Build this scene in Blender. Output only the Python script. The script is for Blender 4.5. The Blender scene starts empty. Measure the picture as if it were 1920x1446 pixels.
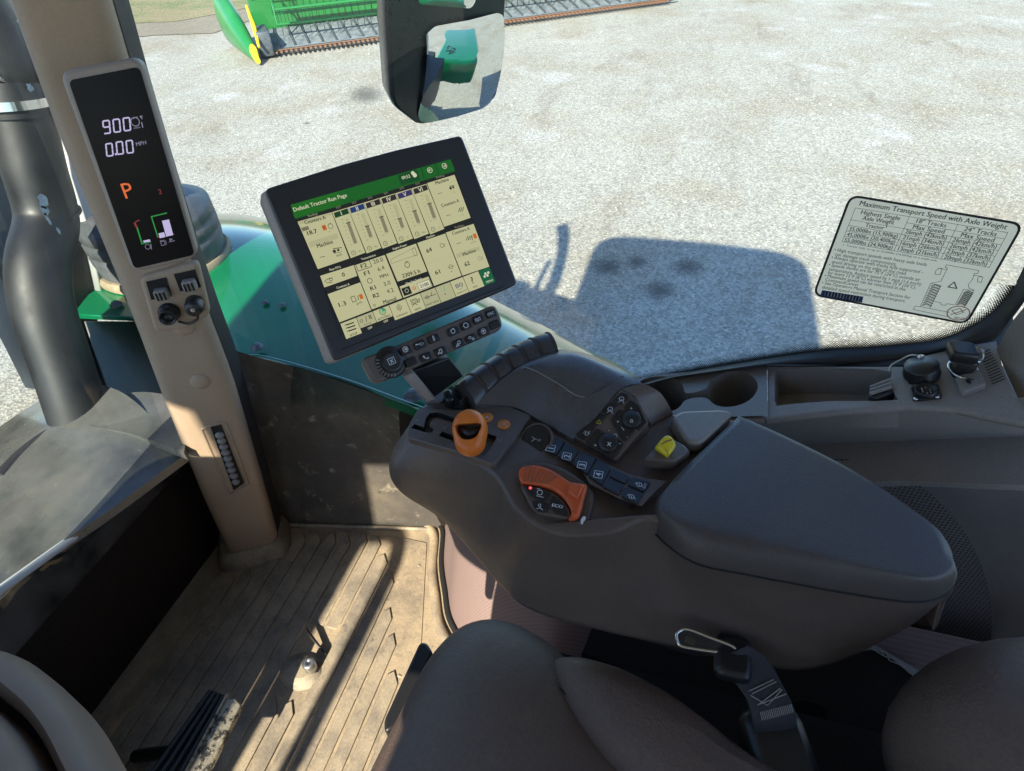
import bpy, bmesh, math, random
from mathutils import Vector as V, Matrix
random.seed(7)
S = bpy.context.scene
COL = S.collection
R_ = math.radians
# ------------------------------------------------------------------ camera
F = 1150.0
def _n(v): return v.normalized()
_U = V((-70, 1327, 1150)); _X = V((430, 1020, -1150))
_Z = _n(_U); _X = _n(_X - _Z * _X.dot(_Z)); _Y = _Z.cross(_X)
RW = Matrix((_X, _Y, _Z))            # camera vector -> world vector
CAM = V((0, 0, 1.3))
cd = bpy.data.cameras.new('camera'); cam = bpy.data.objects.new('camera', cd); COL.objects.link(cam)
cd.sensor_fit = 'HORIZONTAL'; cd.sensor_width = 36; cd.lens = 36 * F / 1920
cd.clip_start = 0.02; cd.clip_end = 3000
cam.matrix_world = Matrix.Translation(CAM) @ RW.to_4x4()
S.camera = cam
# ------------------------------------------------------------------ light
SUN_DIR = V((1, -0.03, -0.70)).normalized()
EXPO = 1.65
w = bpy.data.worlds.new('World'); S.world = w; w.use_nodes = True
nt = w.node_tree; bg = nt.nodes['Background']
sk = nt.nodes.new('ShaderNodeTexSky'); sk.sky_type = 'NISHITA'; sk.sun_disc = False
sk.sun_elevation = R_(35); sk.sun_rotation = R_(-92); sk.air_density = 1.0; sk.dust_density = 0.6; sk.altitude = 200
tn0 = nt.nodes.new('ShaderNodeMix'); tn0.data_type = 'RGBA'; tn0.blend_type = 'MULTIPLY'; tn0.inputs[0].default_value = 1; tn0.inputs[7].default_value = (.86, .975, 1.16, 1)
nt.links.new(sk.outputs[0], tn0.inputs[6]); nt.links.new(tn0.outputs[2], bg.inputs[0]); bg.inputs[1].default_value = 0.11
sl = bpy.data.lights.new('sun', 'SUN'); sl.energy = 4.2; sl.angle = R_(0.6); sl.color = (1, 0.90, 0.74)
so = bpy.data.objects.new('sun', sl); COL.objects.link(so)
so.rotation_mode = 'QUATERNION'; so.rotation_quaternion = (-SUN_DIR).to_track_quat('Z', 'Y')
S.view_settings.view_transform = 'Standard'; S.view_settings.look = 'None'
S.view_settings.exposure = EXPO; S.view_settings.gamma = 1
S.render.engine = 'CYCLES'
S.cycles.max_bounces = 10; S.cycles.transparent_max_bounces = 16; S.cycles.caustics_reflective = False
S.cycles.sample_clamp_indirect = 6
EM = 1 / (2 ** EXPO)
# ------------------------------------------------------------------ geometry helpers
def ray(px, py): return RW @ V((px - 960, -(py - 723), -F))
def on(px, py, ax, val):
    d = ray(px, py); i = 'xyz'.index(ax); return CAM + d * ((val - CAM[i]) / d[i])
def hit(px, py, o, n):
    d = ray(px, py); return CAM + d * ((o - CAM).dot(n) / d.dot(n))
def lerp(a, b, t): return a + (b - a) * t
def catmull(pts, sub=6, closed=False):
    n = len(pts); out = []
    rng = n if closed else n - 1
    for i in range(rng):
        p1 = pts[i]; p2 = pts[(i + 1) % n]
        p0 = pts[(i - 1) % n] if closed or i > 0 else p1 * 2 - p2
        p3 = pts[(i + 2) % n] if closed or i < n - 2 else p2 * 2 - p1
        for k in range(sub):
            t = k / sub
            out.append(0.5 * ((2 * p1) + (p2 - p0) * t + (2 * p0 - 5 * p1 + 4 * p2 - p3) * t * t + (3 * p1 - p0 - 3 * p2 + p3) * t ** 3))
    if not closed: out.append(pts[-1].copy())
    return out
class MB:
    def __init__(s): s.v = []; s.f = []; s.m = []; s.sm = []; s.mats = []; s.uv = {}
    def mi(s, m):
        if m not in s.mats: s.mats.append(m)
        return s.mats.index(m)
    def add(s, vs, fs, m, smooth=False):
        b = len(s.v); s.v += [V(p) for p in vs]; k = s.mi(m)
        for f in fs: s.f.append(tuple(b + i for i in f)); s.m.append(k); s.sm.append(smooth)
        return s
    def box(s, c, size, m, M=None, bev=0.0):
        x, y, z = [q / 2 for q in size]; c = V(c)
        if bev > 0:
            o = [(-x, -y), (x, -y), (x, y), (-x, y)]
            o = roundpoly([V((a, b)) for a, b in o], min(bev * 1.5, x * .9, y * .9), 3)
            b = min(bev, z * .9)
            lv = [(-z, -b), (-z + b * .3, -b * .3), (-z + b, 0), (z - b, 0), (z - b * .3, -b * .3), (z, -b)]
            ctr = V((0, 0)); rings = []
            for h, ins in lv:
                sx = (x + ins) / x; sy = (y + ins) / y
                rings.append([V((p.x * sx, p.y * sy, h)) for p in o])
            if M is None: M = Matrix.Identity(3)
            rings = [[c + M @ p for p in r] for r in rings]
            return s.loft(rings, m, closed=True, caps=True)
        vs = [V((a, b, d)) for a in (-x, x) for b in (-y, y) for d in (-z, z)]
        if M is not None: vs = [M @ p for p in vs]
        return s.add([c + p for p in vs], [(0, 1, 3, 2), (4, 6, 7, 5), (0, 4, 5, 1), (2, 3, 7, 6), (0, 2, 6, 4), (1, 5, 7, 3)], m)
    def loft(s, rings, m, closed=True, caps=True, smooth=True, flip=False):
        n = len(rings[0]); vs = [p for r in rings for p in r]; fs = []
        for i in range(len(rings) - 1):
            for j in range(n if closed else n - 1):
                a = i * n + j; b = i * n + (j + 1) % n
                fs.append((a, b, b + n, a + n))
        s.add(vs, fs, m, smooth)
        if caps and closed:
            s.add(rings[0][::-1], [tuple(range(n))], m); s.add(rings[-1], [tuple(range(n))], m)
        return s
    def tube(s, pts, r, m, seg=12, caps=True, closed=False):
        rings = []; n = len(pts); up = V((0.13, 0.2, 0.97)); last = None
        for i, p in enumerate(pts):
            a = pts[i - 1] if i > 0 or closed else p; b = pts[(i + 1) % n] if i < n - 1 or closed else p
            t = (b - a).normalized()
            if last is None: u = t.cross(up).normalized()
            else: u = (last - t * last.dot(t)).normalized()
            last = u; v = t.cross(u); rr = r[i] if isinstance(r, (list, tuple)) else r
            rings.append([p + (u * math.cos(k * 2 * math.pi / seg) + v * math.sin(k * 2 * math.pi / seg)) * rr for k in range(seg)])
        if closed: rings.append(rings[0])
        return s.loft(rings, m, caps=caps and not closed)
    def grid(s, g, m, smooth=True, thick=0.0, nrm=None):
        nu = len(g[0]); nv = len(g); vs = [p for r in g for p in r]
        fs = [(i * nu + j, i * nu + j + 1, (i + 1) * nu + j + 1, (i + 1) * nu + j) for i in range(nv - 1) for j in range(nu - 1)]
        s.add(vs, fs, m, smooth)
        if thick:
            d = V(nrm) * -thick
            edge = [g[0][j] for j in range(nu)] + [g[i][-1] for i in range(1, nv)] + [g[-1][j] for j in range(nu - 2, -1, -1)] + [g[i][0] for i in range(nv - 2, 0, -1)]
            s.loft([edge, [p + d for p in edge]], m, caps=False, smooth=False)
        return s
    def slab(s, pts, n, h, m, bev=0.0, m2=None):
        """prism: outline pts on a plane, raised by h along n, with a rounded top edge"""
        n = V(n); c = sum(pts, V()) / len(pts)
        if bev <= 0: return s.loft([pts, [p + n * h for p in pts]], m, smooth=False)
        r = [pts]
        for a in (0, 30, 60, 90):
            k = bev * (1 - math.cos(R_(a))); z = h - bev + bev * math.sin(R_(a))
            r.append([q + n * z for q in inset(pts, n, k)])
        s.loft(r, m, caps=False, smooth=True)
        s.add(r[-1], [tuple(range(len(pts)))], m2 or m, False); return s
    def revolve(s, o, n, prof, m, seg=28):
        n = V(n).normalized(); u = n.orthogonal().normalized(); v = n.cross(u)
        rings = [[o + n * h + (u * math.cos(2 * math.pi * k / seg) + v * math.sin(2 * math.pi * k / seg)) * r for k in range(seg)] for r, h in prof]
        return s.loft(rings, m)
    def build(s, name, parent=None, bevel=0.0, keep_root=None):
        me = bpy.data.meshes.new(name)
        root = keep_root if keep_root is not None else (ROOTS.get(parent, V((0, 0, 0))) if parent else V((0, 0, 0)))
        me.from_pydata([p - root for p in s.v], [], s.f)
        for m in s.mats: me.materials.append(m)
        for i, p in enumerate(me.polygons): p.material_index = s.m[i]; p.use_smooth = s.sm[i]
        me.update()
        if s.uv.get('uv'):
            ul = me.uv_layers.new(name='UVMap')
            for l in me.loops: ul.data[l.index].uv = s.uv['uv'][l.vertex_index]
        o = bpy.data.objects.new(name, me); COL.objects.link(o)
        if parent: o.parent = parent; ROOTS[o] = root
        if bevel:
            b = o.modifiers.new('bevel', 'BEVEL'); b.width = bevel; b.segments = 3; b.limit_method = 'ANGLE'; b.angle_limit = R_(40)
            for p in me.polygons: p.use_smooth = True
            o.modifiers.new('wn', 'WEIGHTED_NORMAL')
        return o
ROOTS = {}
def inset(pts, n, k):
    if k <= 0: return [p.copy() for p in pts]
    out = []; L = len(pts)
    area = V()
    for i in range(L): area += pts[i].cross(pts[(i + 1) % L])
    sg = 1 if area.dot(n) > 0 else -1
    for i in range(L):
        a, b, c = pts[i - 1], pts[i], pts[(i + 1) % L]
        d1 = (b - a).normalized(); d2 = (c - b).normalized()
        n1 = n.cross(d1) * sg; n2 = n.cross(d2) * sg; q = (n1 + n2)
        if q.length < 1e-4: q = n1
        q.normalize(); out.append(b + q * (k / max(0.5, q.dot(n1))))
    return out
def roundpoly(pts, r, seg=4):
    out = []; L = len(pts)
    for i in range(L):
        a, b, c = pts[i - 1], pts[i], pts[(i + 1) % L]
        ra = min(r, (a - b).length * .48); rc = min(r, (c - b).length * .48)
        p = b + (a - b).normalized() * ra; q = b + (c - b).normalized() * rc
        for k in range(seg + 1):
            t = k / seg; out.append(p * (1 - t) ** 2 + b * 2 * t * (1 - t) + q * t * t)
    return out
def holed(mb, outer, holes, m, n, depth=0.0, inner=None, floor=None):
    """flat plate with holes (and walls + floor below each hole)"""
    bm = bmesh.new(); ed = []
    for lp in [outer] + holes:
        vs = [bm.verts.new(p) for p in lp]
        ed += [bm.edges.new((vs[i], vs[(i + 1) % len(vs)])) for i in range(len(vs))]
    bmesh.ops.triangle_fill(bm, edges=ed, use_beauty=True, normal=V(n))
    bm.verts.index_update()
    mb.add([v.co.copy() for v in bm.verts], [tuple(v.index for v in f.verts) for f in bm.faces], m)
    bm.free()
    if depth:
        for h in holes:
            low = [p - V(n) * depth for p in h]
            mb.loft([h, low], inner or m, caps=False, smooth=False)
            mb.add(low, [tuple(range(len(low)))], floor or inner or m)
def coons(top, bot, left, right, nu=16, nv=16, bulge=None):
    """patch from four edges (lists of vectors); left/right run from top to bottom"""
    def samp(L, t):
        t = max(0, min(1, t)) * (len(L) - 1); i = min(int(t), len(L) - 2); return L[i].lerp(L[i + 1], t - i)
    top, bot, left, right = [catmull(e, 8) if len(e) > 2 else e for e in (top, bot, left, right)]
    g = []
    for i in range(nv + 1):
        v = i / nv; row = []
        for j in range(nu + 1):
            u = j / nu
            p = samp(top, u) * (1 - v) + samp(bot, u) * v + samp(left, v) * (1 - u) + samp(right, v) * u
            p -= top[0] * (1 - u) * (1 - v) + top[-1] * u * (1 - v) + bot[0] * (1 - u) * v + bot[-1] * u * v
            if bulge: p = p + V(bulge(u, v))
            row.append(p)
        g.append(row)
    return g
def Z(L, z): return [on(x, y, 'z', z) for x, y in L]
def PZ(L): return [on(x, y, 'z', z) for x, y, z in L]
# ------------------------------------------------------------------ object bookkeeping
def thing(name, label, cat, loc=(0, 0, 0), group=None):
    o = bpy.data.objects.new(name, None); COL.objects.link(o); o.empty_display_size = .05
    o.location = loc; ROOTS[o] = V(loc); tag(o, label, cat, group); return o
def tag(o, label=None, cat=None, group=None, kind=None):
    if label: o['label'] = label
    if cat: o['category'] = cat
    if group: o['group'] = group
    if kind: o['kind'] = kind
    return o
def struct(mb, name, **k): return tag(mb.build(name, **k), kind='structure')
# ------------------------------------------------------------------ materials
def mat(name, col, rough=.5, metal=0.0, bump=None, var=None, coat=0.0, emit=None, spec=.5, fine=None):
    """bump=(scale,strength,dist) var=(scale,colour2,lo,hi[,stretch]) fine=(scale,amount)"""
    m = bpy.data.materials.new(name); m.use_nodes = True; N = m.node_tree.nodes; L = m.node_tree.links
    b = N['Principled BSDF']; b.inputs['Roughness'].default_value = rough; b.inputs['Metallic'].default_value = metal
    b.inputs['Base Color'].default_value = (*col, 1); b.inputs['Coat Weight'].default_value = coat
    b.inputs['Coat Roughness'].default_value = .05
    b.inputs['Specular IOR Level'].default_value = spec
    tc = N.new('ShaderNodeTexCoord'); last = None
    def noise(sc, det=6, st=None, ro=.6):
        n = N.new('ShaderNodeTexNoise'); n.inputs['Scale'].default_value = sc; n.inputs['Detail'].default_value = det; n.inputs['Roughness'].default_value = ro
        if st:
            mp = N.new('ShaderNodeMapping'); mp.inputs['Scale'].default_value = st
            L.new(tc.outputs['Object'], mp.inputs[0]); L.new(mp.outputs[0], n.inputs['Vector'])
        else: L.new(tc.outputs['Object'], n.inputs['Vector'])
        return n
    if var:
        for vv in (var if isinstance(var[0], (list, tuple)) else [var]):
            n = noise(vv[0], 8, vv[4] if len(vv) > 4 else None, .65)
            mr = N.new('ShaderNodeMapRange'); mr.inputs[1].default_value = vv[2]; mr.inputs[2].default_value = vv[3]
            L.new(n.outputs[0], mr.inputs[0])
            mx = N.new('ShaderNodeMix'); mx.data_type = 'RGBA'; L.new(mr.outputs[0], mx.inputs[0])
            if last: L.new(last, mx.inputs[6])
            else: mx.inputs[6].default_value = (*col, 1)
            mx.inputs[7].default_value = (*vv[1], 1); last = mx.outputs[2]
    if fine:
        n = noise(fine[0], 3)
        mr = N.new('ShaderNodeMapRange'); mr.inputs[1].default_value = .3; mr.inputs[2].default_value = .7
        mr.inputs[3].default_value = 1 - fine[1]; mr.inputs[4].default_value = 1 + fine[1]
        L.new(n.outputs[0], mr.inputs[0])
        mx = N.new('ShaderNodeMix'); mx.data_type = 'RGBA'; mx.blend_type = 'MULTIPLY'; mx.inputs[0].default_value = 1
        if last: L.new(last, mx.inputs[6])
        else: mx.inputs[6].default_value = (*col, 1)
        L.new(mr.outputs[0], mx.inputs[7]); last = mx.outputs[2]
    if last: L.new(last, b.inputs['Base Color'])
    if bump:
        n = noise(bump[0], 4); bp = N.new('ShaderNodeBump'); bp.inputs['Strength'].default_value = bump[1]
        bp.inputs['Distance'].default_value = bump[2] if len(bump) > 2 else .001
        L.new(n.outputs[0], bp.inputs['Height']); L.new(bp.outputs[0], b.inputs['Normal'])
    if bump and not metal:
        n = noise(9, 7, None, .7); rr_ = N.new('ShaderNodeMapRange'); rr_.inputs[1].default_value = .35; rr_.inputs[2].default_value = .7
        rr_.inputs[3].default_value = max(.08, rough - .09); rr_.inputs[4].default_value = min(1, rough + .13); L.new(n.outputs[0], rr_.inputs[0]); L.new(rr_.outputs[0], b.inputs['Roughness'])
    if emit:
        b.inputs['Emission Color'].default_value = (*emit, 1); b.inputs['Emission Strength'].default_value = EM
    return m
def srgb(r, g, b): return tuple(((c / 255 + .055) / 1.055) ** 2.4 if c > 10 else c / 255 / 12.92 for c in (r, g, b))
def lit(name, r, g, b): return mat(name, (.01, .01, .01), .25, emit=srgb(r, g, b), spec=.3)
GR = (350, .12, .0006)
M = {}
M['plastic'] = mat('armrest_plastic', (.092, .069, .058), .44, bump=(620, .5, .0006), var=[(5, (.112, .086, .071), .4, .7), (2.2, (.14, .117, .098), .58, .82)], fine=(300, .10))
M['plastic_soft'] = mat('armrest_soft_pad', (.058, .049, .046), .40, bump=(520, .6, .0007), var=[(9, (.070, .060, .057), .35, .7), (2.6, (.095, .084, .076), .60, .80)], fine=(420, .12))
M['plastic_grey'] = mat('grey_trim', (.19, .175, .155), .45, bump=(900, .18, .0004), var=(4, (.225, .205, .18), .4, .7), fine=(300, .08))
M['console_dark'] = mat('console_dark', (.21, .19, .172), .62, bump=(520, .6, .0008), var=(3, (.26, .235, .21), .35, .7), fine=(300, .1))
M['cover'] = mat('cover_grey', (.078, .074, .074), .29, bump=(620, .3, .0004), fine=(300, .06))
M['black'] = mat('black_plastic', (.012, .012, .013), .38, fine=(400, .1))
M['key'] = mat('key_black', (.011, .012, .015), .35, bump=(1200, .1, .0003), var=(60, (.03, .03, .033), .55, .8))
M['gloss'] = mat('display_glass', (.006, .006, .007), .22, spec=.06)
M['bezel'] = mat('monitor_bezel', (.022, .023, .027), .42, bump=(1500, .1, .0003), var=(12, (.022, .023, .026), .4, .7))
M['hole'] = mat('slot_black', (.004, .004, .004), .8)
M['post'] = mat('post_tan', (.30, .225, .155), .55, bump=(700, .25, .0005), var=(6, (.345, .26, .18), .35, .7), fine=(260, .06))
M['postframe'] = mat('post_display_frame', (.27, .23, .20), .5, bump=(700, .2, .0004), fine=(260, .05))
M['seal'] = mat('rubber_seal', (.014, .014, .015), .6, bump=(300, .2, .001))
M['orange'] = mat('orange_plastic', (.62, .155, .018), .38, fine=(120, .06), bump=(400, .08, .0004))
M['orange2'] = mat('orange_dial', (.55, .10, .028), .42, fine=(120, .08), bump=(400, .1, .0004))
M['amber'] = mat('amber_button', (.50, .17, .02), .4, fine=(120, .06))
M['yellow'] = mat('yellow_plastic', (.62, .50, .02), .35, fine=(200, .08))
M['paddle'] = mat('paddle_plastic', (.050, .048, .050), .28, bump=(620, .2, .0004), fine=(300, .08))
M['leather'] = mat('seat_leather', (.108, .074, .058), .46, bump=(330, 1.0, .0013), var=(7, (.14, .098, .077), .35, .7), fine=(200, .12))
M['column'] = mat('steering_column_plastic', (.15, .112, .088), .55, bump=(700, .25, .0005), var=(5, (.18, .135, .105), .35, .7))
M['rubber'] = mat('floor_rubber', (.34, .27, .175), .8, bump=(120, .5, .002),
                  var=[(9, (.20, .165, .12), .42, .62), (26, (.17, .15, .115), .58, .74), (70, (.33, .27, .185), .60, .75)], fine=(240, .14))
M['rubbertop'] = mat('floor_rubber_rib', (.30, .25, .175), .72, bump=(160, .4, .0015),
                     var=[(11, (.16, .14, .11), .42, .62), (34, (.12, .11, .09), .57, .72), (90, (.31, .255, .17), .60, .75)], fine=(240, .14))
M['wall'] = mat('dusty_wall', (.055, .050, .044), .6, bump=(160, .3, .001),
                var=[(7, (.11, .095, .07), .45, .7), (24, (.26, .23, .165), .60, .72), (60, (.03, .03, .032), .62, .7)], fine=(300, .15))
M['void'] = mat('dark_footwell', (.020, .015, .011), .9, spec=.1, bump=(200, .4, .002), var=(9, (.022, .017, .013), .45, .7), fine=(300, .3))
M['weave'] = mat('woven_trim', (.16, .115, .10), .8, fine=(300, .1))
M['silver'] = mat('silver_metal', (.45, .45, .43), .32, .9, var=(60, (.2, .2, .19), .5, .7))
M['chrome'] = mat('chrome', (.6, .62, .62), .15, 1.0)
M['worn'] = mat('worn_pedal_edge', (.30, .27, .2), .45, .5, var=[(60, (.04, .04, .035), .48, .55), (200, (.5, .45, .33), .55, .65)], bump=(150, .5, .001))
M['white'] = mat('white_print', (.62, .65, .68), .5)
M['grey_print'] = mat('grey_print', (.17, .18, .19), .5)
M['green'] = mat('green_paint', (.004, .150, .060), .16, coat=.5, fine=(8, .04), var=(300, (.25, .3, .25), .76, .82))
M['greenpatch'] = mat('green_header_paint', (.012, .15, .03), .35, coat=.3, var=(3, (.016, .18, .04), .4, .7))
M['hood'] = mat('cowl_grey', (.045, .048, .048), .25, coat=.3, var=[(4, (.11, .11, .10), .42, .62), (90, (.3, .29, .25), .66, .74)], bump=(4, .15, .01))  # broad mottling paints blotchy reflections into the cowl colour
M['cowlpanel'] = mat('grey_side_panel', (.40, .41, .40), .45, var=[(5, (.46, .46, .44), .35, .7), (120, (.3, .3, .28), .70, .76)], fine=(60, .05))
M['pipe'] = mat('exhaust_black', (.009, .010, .012), .5, coat=0, var=[(14, (.018, .019, .019), .45, .7), (120, (.3, .3, .28), .70, .76)], bump=(60, .1, .001))
M['boxgrey'] = mat('box_grey', (.20, .20, .19), .85, bump=(60, .2, .001), var=(5, (.26, .26, .24), .35, .7), spec=.1)
M['dropping'] = mat('white_spatter', (.42, .45, .5), .7, var=(60, (.6, .63, .68), .4, .6))
M['tan_ring'] = mat('dusty_tan_rubber', (.26, .21, .14), .7, bump=(120, .3, .001), fine=(100, .15))
M['yellowp'] = mat('yellow_paint', (.65, .47, .02), .4, fine=(40, .08))
M['iron'] = mat('dark_iron', (.06, .07, .08), .5, .2, var=(14, (.12, .13, .14), .4, .7))
M['belt'] = mat('draper_belt', (.10, .115, .13), .7, var=(6, (.20, .22, .23), .4, .65), fine=(40, .15))
M['rust'] = mat('rusty_orange', (.22, .115, .065), .7, var=(20, (.22, .09, .04), .4, .7))
M['mirror'] = mat('mirror_glass', (.72, .76, .75), .015, 1.0)
M['housing'] = mat('mirror_housing', (.012, .015, .021), .32, coat=.15, bump=(200, .1, .0005), var=(9, (.02, .024, .03), .4, .7))
M['sticker'] = mat('decal_film', (.78, .69, .50), .5, fine=(40, .03))
_m = M['sticker']; _N = _m.node_tree.nodes; _L = _m.node_tree.links; _t = _N.new('ShaderNodeBsdfTranslucent'); _t.inputs[0].default_value = (1, .80, .56, 1)
_x = _N.new('ShaderNodeMixShader'); _x.inputs[0].default_value = .70; _L.new(_N['Principled BSDF'].outputs[0], _x.inputs[1]); _L.new(_t.outputs[0], _x.inputs[2]); _L.new(_x.outputs[0], _N['Material Output'].inputs[0])
M['stickink'] = mat('decal_ink', (.012, .012, .013), .5)
M['stickred'] = mat('decal_red', (.38, .03, .03), .5)
M['stickblue'] = mat('decal_barcode_blue', (.02, .04, .10), .5)
M['webbing'] = mat('belt_webbing', (.030, .029, .036), .8, bump=(600, .5, .001), fine=(500, .2))
M['thread'] = mat('pale_thread', (.32, .31, .28), .8)
M['roof'] = mat('headliner', (.58, .50, .42), .9, bump=(300, .2, .001))
M['chassis'] = mat('chassis_black', (.02, .02, .022), .5)
def glassmat(name, tint, dust=.02):
    m = bpy.data.materials.new(name); m.use_nodes = True; N = m.node_tree.nodes; L = m.node_tree.links
    N.remove(N['Principled BSDF']); out = N['Material Output']
    t = N.new('ShaderNodeBsdfTransparent'); t.inputs[0].default_value = (*tint, 1)
    g = N.new('ShaderNodeBsdfGlossy'); g.inputs['Roughness'].default_value = .02
    lw = N.new('ShaderNodeFresnel'); lw.inputs[0].default_value = 1.45
    a = N.new('ShaderNodeMixShader'); L.new(lw.outputs[0], a.inputs[0]); L.new(t.outputs[0], a.inputs[1]); L.new(g.outputs[0], a.inputs[2])
    d = N.new('ShaderNodeBsdfDiffuse'); d.inputs[0].default_value = (.5, .47, .4, 1)
    n = N.new('ShaderNodeTexNoise'); n.inputs['Scale'].default_value = 6; n.inputs['Detail'].default_value = 10
    n2 = N.new('ShaderNodeTexNoise'); n2.inputs['Scale'].default_value = 180; n2.inputs['Detail'].default_value = 2
    tc = N.new('ShaderNodeTexCoord'); L.new(tc.outputs['Object'], n.inputs[0]); L.new(tc.outputs['Object'], n2.inputs[0])
    mr = N.new('ShaderNodeMapRange'); mr.inputs[1].default_value = .45; mr.inputs[2].default_value = .75; mr.inputs[4].default_value = dust
    L.new(n.outputs[0], mr.inputs[0])
    m2 = N.new('ShaderNodeMapRange'); m2.inputs[1].default_value = .74; m2.inputs[2].default_value = .80; m2.inputs[4].default_value = .25
    L.new(n2.outputs[0], m2.inputs[0])
    ad = N.new('ShaderNodeMath'); ad.operation = 'ADD'; L.new(mr.outputs[0], ad.inputs[0]); L.new(m2.outputs[0], ad.inputs[1])
    b = N.new('ShaderNodeMixShader'); L.new(ad.outputs[0], b.inputs[0]); L.new(a.outputs[0], b.inputs[1]); L.new(d.outputs[0], b.inputs[2])
    L.new(b.outputs[0], out.inputs[0]); return m
M['glass'] = glassmat('tinted_side_glass', (.86, .95, .94), .06)
M['wglass'] = glassmat('windshield_glass', (.84, .92, .90), .22)
def fritmat():
    m = bpy.data.materials.new('frit_dots'); m.use_nodes = True; N = m.node_tree.nodes; L = m.node_tree.links
    N.remove(N['Principled BSDF']); out = N['Material Output']
    t = N.new('ShaderNodeBsdfTransparent'); d = N.new('ShaderNodeBsdfDiffuse'); d.inputs[0].default_value = (.008, .008, .009, 1)
    uv = N.new('ShaderNodeUVMap'); uv.uv_map = 'UVMap'; sp = N.new('ShaderNodeSeparateXYZ'); L.new(uv.outputs[0], sp.inputs[0])
    def mth(op, a, b=None):
        n = N.new('ShaderNodeMath'); n.operation = op
        for i, q in enumerate((a, b)):
            if q is None: continue
            if isinstance(q, (int, float)): n.inputs[i].default_value = q
            else: L.new(q, n.inputs[i])
        return n.outputs[0]
    # uv.x metres along the edge, uv.y metres across (0 at the glass, rises towards the seal)
    sc = 1 / .0036
    a = mth('MULTIPLY', sp.outputs[0], sc); b = mth('MULTIPLY', sp.outputs[1], sc)
    x = mth('ADD', a, b); y = mth('SUBTRACT', a, b)
    fx = mth('SUBTRACT', mth('FRACT', x), .5); fy = mth('SUBTRACT', mth('FRACT', y), .5)
    dist = mth('SQRT', mth('ADD', mth('MULTIPLY', fx, fx), mth('MULTIPLY', fy, fy)))
    rad = mth('ADD', mth('MULTIPLY', sp.outputs[1], 30.0), .12)
    k = mth('LESS_THAN', dist, rad)
    mx = N.new('ShaderNodeMixShader'); L.new(k, mx.inputs[0]); L.new(t.outputs[0], mx.inputs[1]); L.new(d.outputs[0], mx.inputs[2])
    L.new(mx.outputs[0], out.inputs[0]); return m
M['frit'] = fritmat()
def meshmat(name, col, col2, sc):
    """perforated trim: rows of small dark holes in a paler sheet"""
    m = mat(name, col, .75); N = m.node_tree.nodes; L = m.node_tree.links; b = N['Principled BSDF']
    tc = N.new('ShaderNodeTexCoord'); v = N.new('ShaderNodeTexVoronoi'); v.inputs['Scale'].default_value = sc; v.inputs['Randomness'].default_value = .12
    L.new(tc.outputs['Object'], v.inputs['Vector']); mr = N.new('ShaderNodeMapRange'); mr.inputs[1].default_value = .30; mr.inputs[2].default_value = .42
    L.new(v.outputs['Distance'], mr.inputs[0]); mx = N.new('ShaderNodeMix'); mx.data_type = 'RGBA'
    L.new(mr.outputs[0], mx.inputs[0]); mx.inputs[6].default_value = (*col2, 1); mx.inputs[7].default_value = (*col, 1)
    L.new(mx.outputs[2], b.inputs['Base Color']); return m
M['perf'] = meshmat('perforated_trim', (.17, .145, .125), (.045, .04, .038), 170)
M['perf2'] = meshmat('perforated_seat_base', (.21, .15, .135), (.12, .085, .08), 330)
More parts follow.
